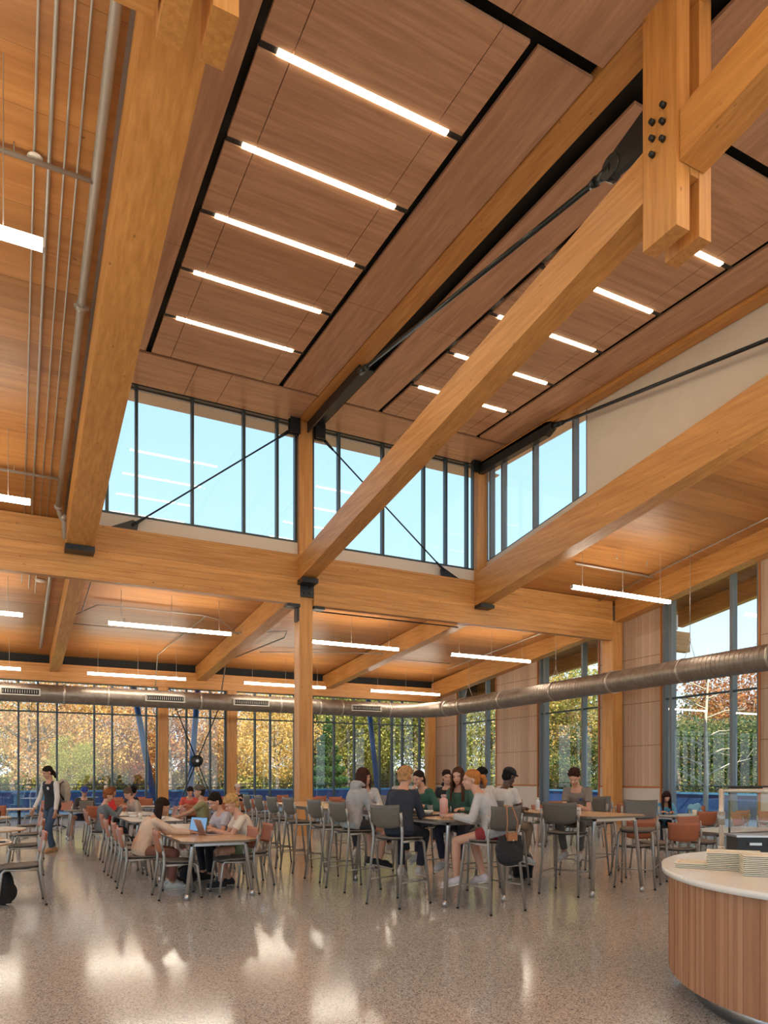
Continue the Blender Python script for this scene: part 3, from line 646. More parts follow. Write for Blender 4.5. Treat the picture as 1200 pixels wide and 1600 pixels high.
def make_round(label, r, h=.74):
    t = thing('round_table', (0,0,0), label=label, cat='table')
    obj('tabletop', MB().lathe([(.001,h-.03),(r-.01,h-.03),(r,h-.02),(r,h-.004),(r-.004,h),(.001,h)], n=40), M['wtop'], t)
    obj('edge_band', MB().lathe([(r-.02,h-.034),(r+.003,h-.03),(r+.003,h-.008),(r-.02,h-.01)], n=40), M['top_wood'], t)
    obj('column', MB().cyl((0,0,.05),(0,0,h-.03),.035), M['blk'], t)
    ft = MB()
    for k in range(4):
        a = PI/4+k*PI/2; ft.tube([(0,0,.10),(.15*math.cos(a),.15*math.sin(a),.07),(r*.72*math.cos(a),r*.72*math.sin(a),.02)], .02, 8)
    obj('base', ft, M['blk'], t); return t
def setp(t, x, y, deg=0, z=0): t.location = (x,y,z); t.rotation_euler = (0,0,G(deg)); return t
# --- dining row left of centre
setp(make_table('oak topped dining table nearest the camera, with two laptops on it', .98, 1.80, .75, M['top_wood'], .14), 2.36, 10.02)
setp(make_table('pale dining table joined behind the laptop table', .98, 1.75, .75, M['wtop'], .06), 2.36, 11.84)
setp(make_table('pale dining table behind the cream sweater person, with food bowls', .95, 1.75, .75, M['wtop'], .08), 2.36, 14.6)
setp(make_table('pale dining table further back in the left row', .95, 1.75, .75, M['wtop'], .08), 2.36, 16.9)
P = lambda *a: place(brown0, *a)
P(1.90, 9.60, 0, 'empty brown chair at the near left corner of the laptop table')
P(1.56, 10.42, 0, 'brown chair under the person in a cream sweater')
P(2.62, 9.55, 180, 'empty brown chair at the near right corner of the laptop table')
P(3.06, 10.25, 180, 'brown chair under the curly blond person')
P(3.02, 11.15, 180, 'brown chair under the dark haired person in pale lilac')
P(1.62, 11.6, 0, 'empty brown chair behind the cream sweater person, first of two')
P(1.60, 12.4, 0, 'empty brown chair behind the cream sweater person, second of two')
P(3.05, 12.3, 180, 'empty brown chair behind the lilac shirt person')
P(1.72, 14.3, 0, 'empty brown chair in front of the red haired kid')
P(1.58, 15.6, 0, 'brown chair under the red haired kid in grey')
P(3.45, 14.9, 165, 'brown chair under the person in an olive shirt')
P(1.62, 16.6, 0, 'brown chair just beyond the red haired kid')
P(3.1, 16.5, 180, 'brown chair beyond the olive shirt person'); P(3.1, 17.3, 180, 'second brown chair beyond the olive shirt person')
# --- left edge round tables
setp(make_round('round white table at the left edge, nearest, with a tray of fries', .48), -.50, 10.35)
setp(make_round('round white table at the left edge, second from the camera', .56), -.38, 13.0)
setp(make_round('round white table at the left edge with a black cup on it', .50), -.55, 16.9)
setp(make_round('small round white table near the far windows at left', .42), .12, 21.2)
setp(make_round('round white table by the window behind the standing man', .42), 1.2, 24.3)
P(.06, 9.92, 182, 'nearest empty brown chair at the left edge, facing left')
P(.14, 12.9, 178, 'second brown chair along the left edge, facing left')
P(.20, 15.4, 185, 'third brown chair along the left edge, facing left')
P(.28, 18.2, 180, 'fourth brown chair along the left edge, facing left')
P(-.35, 19.9, 80, 'brown chair at the left edge near the small round table')
P(.55, 23.2, 200, 'brown chair under the window left of the standing man')
P(1.15, 22.6, 230, 'brown chair behind the standing man by the window')
# --- far left window tables
setp(make_table('dark topped table under the person in the blue cap', 1.0, .8, .74, M['edge'], .06), 1.62, 19.6)
P(1.75, 18.7, 92, 'brown chair with its back to the camera before the blue cap person')
P(1.62, 20.5, 270, 'brown chair under the person in the blue cap')
setp(make_table('pale table in front of the person in a black top', 1.2, .8, .74, M['wtop'], .06), 3.35, 21.4)
P(2.75, 20.6, 60, 'brown chair under the person in a black top')
setp(make_table('brown topped table under the person in the red shirt', 1.2, .8, .74, M['top_wood'], .06), 4.25, 19.3)
P(4.3, 20.1, 270, 'brown chair under the person in the red shirt')
P(4.0, 18.4, 95, 'brown chair before the red shirt person, left one'); P(4.75, 18.3, 85, 'brown chair before the red shirt person, right one')
GR = 'brown chairs and pale tables along the far windows'
for k, (x, y) in enumerate([(6.3,21.2),(6.4,24.5),(3.4,25.2),(9.6,22.3),(9.6,25.6),(12.6,23.6)]):
    t_ = make_table('pale rectangular table in the back dining area', 1.4, .8, .74, M['wtop'], .06) if k == 0 else dup(tb0, (x,y,0), 0, 'pale rectangular table in the back dining area')
    if k == 0: tb0 = t_
    t_['group'] = 'pale tables in the back dining area'; setp(t_, x, y)
    for dx, dy, a in ((-.35,-.72,90),(.38,-.7,88),(-.35,.75,270),(.4,.72,272)):
        P(x+dx, y+dy, a+random.uniform(-12,12), 'brown chair at a pale table in the back dining area', 'brown chairs in the back dining area')
# --- bar tables
S = lambda *a: place(stool0, *a)
setp(make_table('bar height oak table with the pink bottle and friends around it', 1.02, 2.75, 1.05, M['top_wood'], .24, 5, .04), 5.02, 8.62)
setp(make_table('bar height oak table at right behind the grey empty stools', 1.02, 1.95, 1.05, M['top_wood'], .20, 5, .05), 7.12, 7.98)
setp(make_table('long bar height oak table between the stools and the central column', 1.0, 3.2, 1.05, M['top_wood'], .10, 2, .04), 4.98, 12.45)
S(4.22, 7.82, 20, 'grey bar stool under the person in a navy jacket, seen from behind')
S(4.98, 6.98, 98, 'grey bar stool with a black handbag hanging on its back')
S(4.22, 9.15, 5, 'grey bar stool under the person in the grey hoodie')
S(4.28, 10.15, 3, 'empty grey bar stool directly left of the grey hoodie person')
S(4.30, 11.35, 2, 'empty grey bar stool fourth from the right along the long bar table')
for k, y in enumerate((12.1,12.85,13.6,14.4)): S(4.26, y, 3-2*k, 'empty grey bar stool in the row left of the column, %s' % ['nearest of the four','second of the four','third of the four','farthest of the four'][k])
S(5.78, 8.55, 182, 'bar stool under the long haired person in green'); S(5.78, 9.75, 185, 'bar stool under the person in green with hand at mouth')
S(5.85, 10.9, 185, 'bar stool behind the group at the near bar table'); S(5.8, 11.8, 180, 'far side bar stool seen above the long bar table, right one'); S(5.8, 12.9, 180, 'far side bar stool seen above the long bar table, left one')
S(6.62, 7.52, 27, 'empty grey bar stool seen from behind at the right bar table')
S(6.28, 8.50, 15, 'grey bar stool under the person in the black cap')
S(7.92, 7.52, 215, 'empty grey bar stool at the right end of the right bar table')
S(8.05, 8.75, 195, 'bar stool under the person in the taupe t-shirt'); S(8.9, 9.3, 235, 'grey bar stool seen above the right bar table')
# --- right hand dining area
setp(make_table('white table right behind the curved counter', 1.6, .8, .74, M['wtop'], .06), 10.05, 7.6)
P(9.0, 7.75, 60, 'large brown chair just left of the curved counter')
P(9.5, 8.7, 250, 'brown chair behind the empty stool at right')
P(8.75, 8.4, 70, 'brown chair partly hidden under the right bar table'); P(10.4, 8.5, 262, 'brown chair behind the white table by the counter')
setp(make_table('white table with a light blue jacket and paper cup', 1.6, .8, .74, M['wtop'], .06), 13.0, 11.0)
P(12.3, 10.1, 80, 'brown chair in front of the blue jacket table, left one'); P(13.3, 10.1, 95, 'brown chair in front of the blue jacket table, right one')
P(12.95, 11.6, 235, 'brown chair under the bent over person in light blue'); P(14.3, 11.5, 265, 'brown chair draped with the light blue jacket')
GR2 = 'brown chairs in the right dining area'
for x, y in [(11.2,13.2),(10.4,16.0),(14.2,15.2),(13.3,18.8),(9.4,18.9),(15.4,9.0),(13.0,8.4)]:
    dup(tb0, (x,y,0), 0, 'pale rectangular table in the right dining area', 'pale tables in the right dining area')
    for dx, dy, a in ((-.38,-.72,90),(.38,-.7,90),(-.38,.75,270),(.4,.72,270)):
        P(x+dx, y+dy, a+random.uniform(-14,14), 'brown chair at a pale table in the right dining area', GR2)
# ============================================================ SERVING COUNTER
ct = thing('serving_counter', (0,0,0), label='curved serving counter with wood stave front at lower right', cat='counter')
CX, CY = 5.34, 2.87
CTAB = [(70,1.52),(87,1.51),(127,1.41),(147,1.43),(165,1.50),(180,1.57),(200,1.60),(260,1.60)]
def crad(d):
    for (a, r), (b_, q) in zip(CTAB, CTAB[1:]):
        if d <= b_: u = (d-a)/(b_-a); u = u*u*(3-2*u) if False else u; return r+(q-r)*u
    return 1.60
def csm(d): return sum(crad(max(70, min(260, d+o))) for o in (-14,-7,0,7,14))/5
def cpoly(R, n=56):
    pts = []
    for k in range(n+1):
        dg = 75+(255-75)*k/n; a = G(dg); q = R-1.40+csm(dg); pts.append((CX+q*math.cos(a), CY+q*math.sin(a)))
    # straight sides running to the right
    dx = 4.2; e0, e1 = pts[0], pts[-1]
    return pts+[(e1[0]+dx,e1[1]-.5),(e0[0]+dx,e0[1]-.9)]
obj('worktop', MB().prism(cpoly(1.40), .858, .90, True), M['stone'], ct)
body = MB(); R = 1.345
obj('body', MB().prism(cpoly(R), .15, .857, True), M['counter_wood'], ct)
st = MB(); n = 128
for k in range(n):
    d0, d1 = 76+(254-76)*k/n, 76+(254-76)*(k+.985)/n; h = .004+.003*(k*5 % 3 == 0); st.m = (k*7+k//3) % 3
    pt = lambda d, e_: Vector((CX+(csm(d)-1.40+R+e_)*math.cos(G(d)), CY+(csm(d)-1.40+R+e_)*math.sin(G(d)), 0))
    b4 = [pt(d0,-.004), pt(d0,h), pt(d1,h), pt(d1,-.004)]
    st.hexa([v+Vector((0,0,.15)) for v in b4], [v+Vector((0,0,.857)) for v in b4])
cw2 = wood('counter staves light', (.56,.30,.165), (.44,.21,.11), 'Z', 0, 'X', 0, .45, grain=12); cw3 = wood('counter staves mid', (.46,.225,.115), (.36,.16,.08), 'Z', 0, 'X', 0, .45, grain=12)
obj('stave_front', st, [M['counter_wood'], cw2, cw3], ct)
obj('kick_plate', MB().prism(cpoly(1.2), 0, .15, True), M['steelk'], ct)
# trays stacked on the counter
tr_ = MB(); tr_.box((-.118,-.158,0), (.118,.158,.005)).box((-.135,-.175,.005),(.135,-.15,.0105)).box((-.135,.15,.005),(.135,.175,.0105)).box((-.135,-.15,.005),(-.11,.15,.0105)).box((.11,-.15,.005),(.135,.15,.0105))
tray0 = solo('serving_tray', tr_, M['tray'], label='cream tray, single of the low left stack on the counter', cat='tray', group='cream trays in the low left stack')
first = True
for (x, y, n, rz, l) in [(4.46,3.62,3,35,'low left'),(4.56,3.44,10,38,'middle'),(4.50,3.12,11,42,'right')]:
    for k in range(n):
        if first: c = tray0; first = False
        else: c = tray0.copy(); COL.objects.link(c)
        c.location = (x+random.uniform(-.003,.003), y+random.uniform(-.003,.003), .9005+k*.0125); c.rotation_euler = (0,0,G(rz))
        c['label'] = 'cream tray in the %s stack on the counter' % l; c['group'] = 'cream trays in the %s stack' % l
# black dispenser caddy
cd = thing('utensil_caddy', (5.10,3.74,.90), G(-32), label='black utensil caddy with metal handles on the counter', cat='caddy')
obj('bin', MB().box((-.1,-.1,0),(.62,.12,.19)), M['blk'], cd)
obj('rim', MB().box((-.11,-.11,.19),(.63,.13,.205)), M['alu'], cd)
for k in range(4):
    obj('handle', MB().box((-.02+k*.15,-.125,.13),(.07+k*.15,-.10,.15)), M['alu'], cd)
    obj('knob', MB().ell((.02+k*.15,-.11,.03), .018), M['alu'], cd)
# sneeze guard
sg = thing('sneeze_guard', (0,0,0), label='clear sneeze guard on pale metal posts over the counter', cat='sneeze guard')
a = Vector((5.36,4.16,.90)); b_ = Vector((5.9,3.45,.90)); c_ = Vector((7.2,2.9,.90))
def up(v, z): return Vector((v.x,v.y,z))
palem = mat('satin pale metal', (.62,.55,.47), .3, .5)
obj('post', MB().cyl(a, up(a,1.455), .020, n=12), palem, sg); obj('sleeve', MB().cyl(up(a,1.15), up(a,1.26), .030, n=12), M['tube'], sg); obj('collar', MB().cyl(up(a,.94), up(a,.97), .028, n=12), palem, sg)
obj('top_bar', MB().cyl(up(a,1.44), up(b_,1.44), .016, n=10).cyl(up(b_,1.44), up(c_,1.44), .016, n=10), palem, sg)
obj('sleeve', MB().cyl(up(a,1.44).lerp(up(b_,1.44),.35), up(a,1.44).lerp(up(b_,1.44),.62), .026, n=12), palem, sg)
gm = MB().add([up(a,1.12),up(b_,1.12),up(b_,1.41),up(a,1.41)], [(0,1,2,3)]); gm.add([up(b_,1.12),up(c_,1.12),up(c_,1.41),up(b_,1.41)], [(0,1,2,3)])
obj('glass_panel', gm, M['glass'], sg)
obj('rear_post', MB().box((5.62,4.28,.9),(5.632,4.292,1.47)), M['blk'], sg)
obj('rear_bar', MB().cyl((5.63,4.29,1.465),(7.6,3.6,1.465),.012,n=8), M['blk'], sg)
obj('heat_lamp', MB().cyl((5.9,3.62,1.44),(5.9,3.62,1.36),.012,n=8).lathe([(.05,-.02),(.015,.02),(.014,.05)], (5.9,3.62,1.35), 16), palem, sg)
solo('power_cord', MB().tube([(5.2,4.32,.91),(5.15,4.8,.9),(5.2,5.6,.97),(5.35,6.6,1.17),(5.6,7.6,1.3),(5.75,8.0,1.36)], .006, 6), M['curb'], label='thin white cable behind the curved counter', cat='cable') if False else None
# ============================================================ OUTDOORS
def at(px, Z, z=0.0):       # world point on the bearing of a picture column, at view depth Z
    s, c = math.sin(math.atan(.5125)), math.cos(math.atan(.5125)); x = (px-600)/1128*Z
    return (x*c+Z*s, Z*c-x*s, z)
m = noisy('autumn grass', (.16,.20,.045), (.30,.27,.08), 2.5, .9)
struct('floor_outside', MB().box((-60,YB-20,-.5), (XL-.05,140,-.35)).box((XL-.05,Y2+6.6,-.5), (110,140,-.35)).box((24.6,-40,-.5), (110,Y2+6.6,-.35)), m).name = 'ground'
struct('floor', MB().box((XL,Y2+.16,-.2), (24.5,Y2+6.5,-.02)).box((XR+.31,YB,-.2), (24.5,Y2+.16,-.02)), noisy('terrace concrete', (.36,.36,.36), (.42,.42,.41), 2, .8))
def railrun(label, a, b_, wl):
    t = thing('terrace_railing', (0,0,0), label=label, cat='railing'); a, b_ = Vector(a), Vector(b_); d = (b_-a); n = int(d.length/1.5); q = d.normalized()
    rl = MB()
    for z in (1.22,1.06): rl.cyl((a.x,a.y,z), (b_.x,b_.y,z), .022 if z > 1.1 else .012, n=8)
    obj('rail', rl, M['steel'], t); ps = MB()
    for k in range(n+1): p = a+d*k/n; ps.cyl((p.x,p.y,.93), (p.x,p.y,1.22), .02, n=6)
    obj('baluster', ps, M['steel'], t, kind='stuff')
    return t
struct('wall_terrace', MB().box((XL,36.3,-.3), (24.5,36.5,.88)).box((24.3,0,-.3), (24.5,36.3,.88)), M['blue'])
struct('trim_6', MB().box((XL,36.25,.88), (24.55,36.55,.96)).box((24.25,0,.88), (24.55,36.25,.96)), M['teal'])
railrun('black railing above the blue parapet beyond the far windows', (XL,36.4,0), (24.4,36.4,0), 0)
railrun('black railing above the blue parapet beyond the right windows', (24.4,2,0), (24.4,36.3,0), 0)
for l, a, b_ in (('slanted blue steel column outside, left of the cross brace', (4.55,33,6.0),(5.60,33,0)), ('slanted blue steel column outside, seen behind the cross brace', (7.45,33,6.0),(7.0,33,0)), ('slanted dark steel column outside, right of the central column', (15.95,33,6.0),(16.65,33,0))):
    c = MB().cyl(a, b_, .13, n=16); solo('slanted_column', c, M['bluecol'], label=l, cat='column')
# terrace chairs and tables
tcm = mat('light blue outdoor plastic', (.10,.30,.50), .5)
def outchair():
    t = thing('terrace_chair', (0,0,0), label='light blue chair standing on the terrace', cat='chair', group='light blue terrace chairs')
    obj('seat', MB().box((-.2,-.2,.42),(.2,.2,.45)), tcm, t); obj('backrest', MB().box((-.22,-.2,.45),(-.19,.2,.85)), tcm, t)
    for sx in (-1,1):
        for sy in (-1,1): obj('leg', MB().cyl((sx*.2,sy*.2,0),(sx*.18,sy*.18,.42),.014,n=6), tcm, t)
    return t
oc = outchair(); oc.location = (1.1,33,0); oc.rotation_euler = (0,0,1)
for x, y, r in ((.1,33.6,2),(3.2,33.2,0),(9.6,33.4,4),(12.6,33.2,1),(20.8,12.6,1),(21.6,14.2,4),(20.9,16.5,2),(21.0,21.5,3)): dup(oc, (x,y,0), r, group='light blue terrace chairs')
wt = solo('terrace_table', MB().lathe([(.001,.70),(.4,.70),(.4,.73),(.001,.73)], n=24).cyl((0,0,.02),(0,0,.70),.03).lathe([(.25,0),(.25,.02),(.03,.04)], n=20), M['wtop'], (.6,33.4,-.02), label='small white round table out on the terrace', cat='table', group='white terrace tables')
for p in ((2.9,33.9,-.02),(10.2,33.8,-.02),(21.2,13.4,-.02),(21.4,20.6,-.02)): c = wt.copy(); COL.objects.link(c); c.location = p
# leaf materials
def leafmat(name, c1, c2, c3):
    m = bpy.data.materials.new(name); m.use_nodes = True; N = m.node_tree.nodes; L = m.node_tree.links; N.clear()
    g = N.new('ShaderNodeNewGeometry'); r = N.new('ShaderNodeValToRGB'); r.color_ramp.elements[0].color = (*c1,1); r.color_ramp.elements[1].color = (*c3,1)
    e = r.color_ramp.elements.new(.5); e.color = (*c2,1); L.new(g.outputs['Random Per Island'], r.inputs[0])
    d = N.new('ShaderNodeBsdfDiffuse'); t = N.new('ShaderNodeBsdfTranslucent'); mx = N.new('ShaderNodeMixShader'); mx.inputs[0].default_value = .45; o = N.new('ShaderNodeOutputMaterial')
    for q in (d, t): L.new(r.outputs[0], q.inputs[0])
    L.new(d.outputs[0], mx.inputs[1]); L.new(t.outputs[0], mx.inputs[2]); L.new(mx.outputs[0], o.inputs[0]); return m
LM = {'orange': leafmat('orange leaves', (.42,.19,.08), (.66,.36,.16), (.80,.60,.36)), 'gold': leafmat('golden leaves', (.50,.30,.08), (.76,.50,.15), (.84,.68,.36)),
      'olive': leafmat('olive leaves', (.16,.15,.06), (.32,.28,.11), (.52,.42,.20)), 'lime': leafmat('yellow green leaves', (.17,.21,.05), (.40,.40,.11), (.66,.58,.22)),
      'deep': leafmat('deep green leaves', (.04,.10,.05), (.11,.19,.08), (.42,.37,.15)), 'green': leafmat('dark green leaves', (.03,.09,.035), (.07,.16,.06), (.14,.24,.09)), 'rust': leafmat('rust leaves', (.28,.11,.05), (.48,.20,.08), (.64,.36,.17)), 'red': leafmat('red leaves', (.55,.12,.07), (.68,.18,.10), (.75,.30,.14))}
bark = noisy('grey bark', (.16,.12,.09), (.30,.25,.20), 6, .9, (1,1,.2)); pale = noisy('pale bark', (.50,.45,.36), (.62,.57,.48), 6, .8)
def crownmesh(seed, R, Hh, n, size, conifer=False, clumps=85, gap=.5):
    rg = random.Random(seed); vs = []; fs = []; cs = []
    for k in range(clumps):
        while True:
            p = Vector((rg.uniform(-1,1), rg.uniform(-1,1), rg.uniform(-1,1)))
            if p.length < 1 and p.length > gap: break
        cs.append(p)
    for i in range(n):
        if conifer:
            h = rg.random()**1.3; rr = (1-h)*R*(.55+.45*((h*9) % 1)); a = rg.uniform(0,2*PI); q = rr*rg.random()**.35
            c = Vector((q*math.cos(a), q*math.sin(a), h*Hh-.25*q))
        else:
            p = rg.choice(cs); c = Vector((p.x*R, p.y*R, p.z*Hh/2+Hh/2)) + Vector((rg.gauss(0,.42), rg.gauss(0,.42), rg.gauss(0,.32)))*(R/3)
        s = size*rg.uniform(.6,1.3); u = Vector((rg.gauss(0,1), rg.gauss(0,1), rg.gauss(0,1))).normalized(); w_ = u.orthogonal().normalized(); w_ = (w_*math.cos(rg.uniform(0,6))+u.cross(w_)*math.sin(rg.uniform(0,6))).normalized()
        b_ = len(vs); vs += [c-u*s*.5, c+w_*s*.32, c+u*s*.5, c-w_*s*.32]; fs.append((b_,b_+1,b_+2,b_+3))
    me = bpy.data.meshes.new('leaves'); me.from_pydata([tuple(v) for v in vs], [], fs); return me, cs
def limbs(seed, H0, R, Hh, n=9, r=.16, m=bark):
    rg = random.Random(seed+99); mb = MB(); top = H0+Hh*.75
    pts = [Vector((0,0,-.4))]; 
    for k in range(1,7): pts.append(Vector((rg.uniform(-.12,.12)*k*.5, rg.uniform(-.12,.12)*k*.5, top*k/6)))
    mb.tube(pts, r, 10, rs=[r*1.25,r,r*.85,r*.7,r*.5,r*.32,r*.12])
    for k in range(n):
        i = rg.randint(2,5); a = rg.uniform(0,2*PI); p = pts[i]; l = R*rg.uniform(.6,1.0); q = p+Vector((math.cos(a)*l, math.sin(a)*l, l*rg.uniform(.35,.9)))
        mid = p.lerp(q,.5)+Vector((0,0,-.08*l)); rr = r*(.5-.05*i)
        mb.tube([p, mid, q], rr, 6, rs=[rr,rr*.6,rr*.2])
        for s_ in range(2): e2 = mid+Vector((rg.uniform(-1,1), rg.uniform(-1,1), rg.uniform(.3,1)))*l*.45; mb.tube([mid, e2], rr*.4, 5, rs=[rr*.4,rr*.1])
    return mb.mesh('limbs', m)
KIND = {'orange':(3.4,7.5,3000,'thin orange leaved tree'),'gold':(3.0,6.0,6000,'tree in full golden leaf'),'olive':(3.6,6.5,6000,'broad olive brown tree'),'lime':(3.3,8,8500,'yellow green leafy tree'),'green':(3.2,8.0,11000,'dark green conifer'),'deep':(3.4,5.6,8500,'dense dark green tree'),'rust':(3.2,6.5,6500,'rust coloured tree'),'red':(2.6,3.4,4500,'low red crowned tree')}
TM = {}
for i, (k, (R, Hh, n, l)) in enumerate(KIND.items()):
    for v_ in range(2):
        TM[k, v_] = (crownmesh(i*7+v_, R, Hh, int(n*1.7), .165 if k != 'green' else .19, k == 'green')[0], limbs(i*5+v_, 1.6, R, Hh)); TM[k, v_][0].materials.append(LM[k])
def tree(k, px, Z, sc, where, v_=0, base=1.6, gz=-.35):
    t = thing('tree', at(px, Z, gz), random.uniform(0,6), label=KIND[k][3]+' '+where, cat='tree', group='trees beyond the terrace'); t.scale = (sc,sc,sc)
    c = bpy.data.objects.new('crown', TM[k,v_][0]); COL.objects.link(c); c.parent = t; c.location = (0,0,.4 if k == 'green' else base); tag(c, kind='stuff')
    c = bpy.data.objects.new('trunk', TM[k,v_][1]); COL.objects.link(c); c.parent = t
W_ = lambda s: 'beyond the far windows, '+s
tree('olive', 20, 60, 1.25, W_('at the far left edge'), 0); tree('gold', 60, 54, 1.0, W_('left of the standing man'), 0); tree('orange', 45, 50, 1.2, W_('above the standing man'), 1)
tree('olive', 115, 66, 1.0, W_('right of the standing man'), 1); tree('orange', 100, 58, 1.35, W_('tall, right of the standing man'), 0); tree('lime', 112, 48, .5, W_('small, behind the blue cap'), 0)
tree('gold', 165, 56, 1.15, W_('above the red haired kid'), 1); tree('orange', 205, 62, 1.5, W_('high above the pale building'), 1); tree('red', 193, 84, 1.0, W_('behind the pale building'), 0); tree('olive', 168, 75, .8, W_('beside the pale building'), 0)
tree('rust', 232, 58, .75, W_('at the right end of the pale building'), 0); tree('orange', 265, 56, 1.4, W_('between the slanted column and the cross brace'), 0); tree('rust', 285, 64, 1.1, W_('left of the black hub'), 1)
tree('orange', 335, 60, 1.2, W_('right of the black hub'), 1); tree('olive', 330, 80, .8, W_('low, right of the black hub'), 1); tree('rust', 345, 70, .7, W_('low, by the right brace column'), 0)
tree('gold', 385, 62, 1.3, W_('tall, right of the right brace column'), 0); tree('gold', 432, 50, 1.0, W_('bright, beside the central column'), 1); tree('orange', 405, 72, 1.3, W_('tall and thin near the central column'), 0); tree('olive', 375, 74, .8, W_('low, near the right brace column'), 0)
tree('green', 492, 52, .8, W_('just right of the central column'), 0); tree('green', 512, 50, .75, W_('second right of the central column'), 1); tree('lime', 500, 64, 1.3, W_('tall, right of the central column'), 1)
tree('lime', 545, 54, 1.2, W_('in the middle of the right group'), 0); tree('gold', 570, 60, 1.1, W_('among yellow green trees'), 0); tree('lime', 610, 56, 1.35, W_('left of the far corner'), 1); tree('lime', 648, 52, 1.2, W_('at the far corner'), 0); tree('green', 590, 66, .9, W_('behind the slanted dark column'), 1)
V_ = lambda s: 'beyond the right windows, '+s
tree('lime', 728, 52, 1.2, V_('in the farthest window'), 0); tree('lime', 765, 50, 1.1, V_('right side of the farthest window'), 1); tree('green', 775, 58, .9, V_('dark one in the farthest window'), 0)
tree('gold', 868, 46, 1.1, V_('left side of the middle window'), 1); tree('lime', 905, 46, 1.1, V_('right side of the middle window'), 0); tree('olive', 885, 52, 1.0, V_('behind the middle window'), 1); tree('green', 850, 60, .8, V_('low in the middle window'), 1)
tree('olive', 1075, 44, .85, V_('left side of the nearest window'), 0); tree('green', 1150, 40, .70, V_('pointed, right half of the nearest window'), 1)
tree('rust', 1172, 43, 1.15, V_('top right of the nearest window'), 0); tree('olive', 1110, 50, .85, V_('middle of the nearest window'), 1); tree('gold', 1098, 38, .62, V_('thin, middle of the nearest window'), 0); tree('rust', 1198, 46, 1.0, V_('at the right edge of the photo'), 1); tree('green', 1072, 60, .95, V_('tall, upper left of the nearest window'), 1)
tree('deep', 1062, 33, .62, V_('low left in the nearest window'), 0); tree('deep', 1112, 34, .66, V_('low middle of the nearest window'), 1); tree('deep', 1160, 33, .64, V_('low right in the nearest window'), 0); tree('deep', 1205, 34, .7, V_('low at the right edge of the photo'), 1); tree('deep', 915, 44, .7, V_('low in the middle window'), 1)
# low shrubs along the campus lawn
sm, _ = crownmesh(77, 2.6, 2.2, 3600, .26, False, 50, .0); sm.materials.append(LM['olive']); sm2, _ = crownmesh(78, 2.6, 2.4, 3600, .26, False, 50, .0); sm2.materials.append(LM['lime'])
for i_, px in enumerate(list(range(-20, 700, 26))+list(range(720, 1240, 34))):
    far = px < 700; o = bpy.data.objects.new('shrub', sm if i_ % 3 else sm2); COL.objects.link(o); o.location = at(px, random.uniform(60,78) if far else random.uniform(46,56), -.4); o.rotation_euler = (0,0,random.uniform(0,6)); q = random.uniform(.8,1.25) if far else random.uniform(.7,1.0); o.scale = (q*1.2,q*1.2,q)
    tag(o, 'low olive or yellow green shrub on the lawn beyond the terrace', 'shrub', 'shrubs on the lawn beyond the terrace')
# pale bare tree
bt = MB(); b0 = Vector(at(1102, 27, -.35)); 
bt.tube([b0, b0+Vector((.05,0,2)), b0+Vector((.0,0,4)), b0+Vector((.15,0,5.6)), b0+Vector((.1,0,6.8))], .08, 8, rs=[.10,.085,.06,.035,.012])
rg = random.Random(4)
for k in range(13):
    z = 1.6+k*.36; a = rg.choice((-1,1))*rg.uniform(.5,1.2)+(-PI/2*0); side = 1 if k % 2 else -1; l = 1.9-.09*k
    p = b0+Vector((.03,0,z)); d = Vector((side*.89,-side*.45,rg.uniform(.15,.45)))+Vector((rg.uniform(-.3,.3),rg.uniform(-.3,.3),0)); q = p+d*l; mid = p.lerp(q,.5)+Vector((0,0,.12))
    bt.tube([p, mid, q], .02, 6, rs=[.028,.018,.006])
    for s_ in range(4): f = p.lerp(q, rg.uniform(.35,.95)); bt.tube([f, f+Vector((side*rg.uniform(.1,.5),rg.uniform(-.3,.3),rg.uniform(-.1,.5)))], .006, 4)
solo('bare_tree', bt, pale, label='slender pale tree with bare branches outside the nearest right window', cat='tree')
# distant building
bl = thing('distant_building', at(203, 95, -.4), -.3, label='pale stone building with a grey green roof beyond the far windows', cat='building')
obj('wall', MB().box((-5,-3,0),(5,3,3.1)), mat('pale stone', (.66,.58,.42), .8), bl)
obj('roof', MB().hexa([(-5.4,-3.4,3.1),(5.4,-3.4,3.1),(5.4,3.4,3.1),(-5.4,3.4,3.1)], [(-4.4,-.4,5.9),(4.4,-.4,5.9),(4.4,.4,5.9),(-4.4,.4,5.9)]), mat('grey green roof', (.30,.36,.34), .7), bl)
for k in range(6):
    for z in (.7,1.9): q = obj('window', MB().box((-4.4+k*1.6,-3.05,z),(-3.8+k*1.6,-3.0,z+.8)), M['frame'], bl)
# ============================================================ PEOPLE
def remeshed(mb, name, mats, voxel, smooth=3, fac=.5):
    me = mb.mesh('tmp', []) if False else mb.mesh('tmp', [mats])
    o = bpy.data.objects.new('tmp', me); COL.objects.link(o)
    r = o.modifiers.new('r', 'REMESH'); r.mode = 'VOXEL'; r.voxel_size = voxel; r.use_smooth_shade = True
    if smooth: s = o.modifiers.new('s', 'SMOOTH'); s.factor = fac; s.iterations = smooth
    dg = bpy.context.evaluated_depsgraph_get(); ev = o.evaluated_get(dg)
    out = bpy.data.meshes.new_from_object(ev); out.name = name
    bpy.data.objects.remove(o); bpy.data.meshes.remove(me)
    if not out.materials: out.materials.append(mats)
    out.polygons.foreach_set('use_smooth', [True]*len(out.polygons)); out.polygons.foreach_set('material_index', [0]*len(out.polygons)); return out
def caps(mb, a, b_, r0, r1, n=14): a, b_ = Vector(a), Vector(b_); mb.cyl(a, b_, r0, r1, n); mb.ell(a, r0, nu=n, nv=8); mb.ell(b_, r1, nu=n, nv=8)
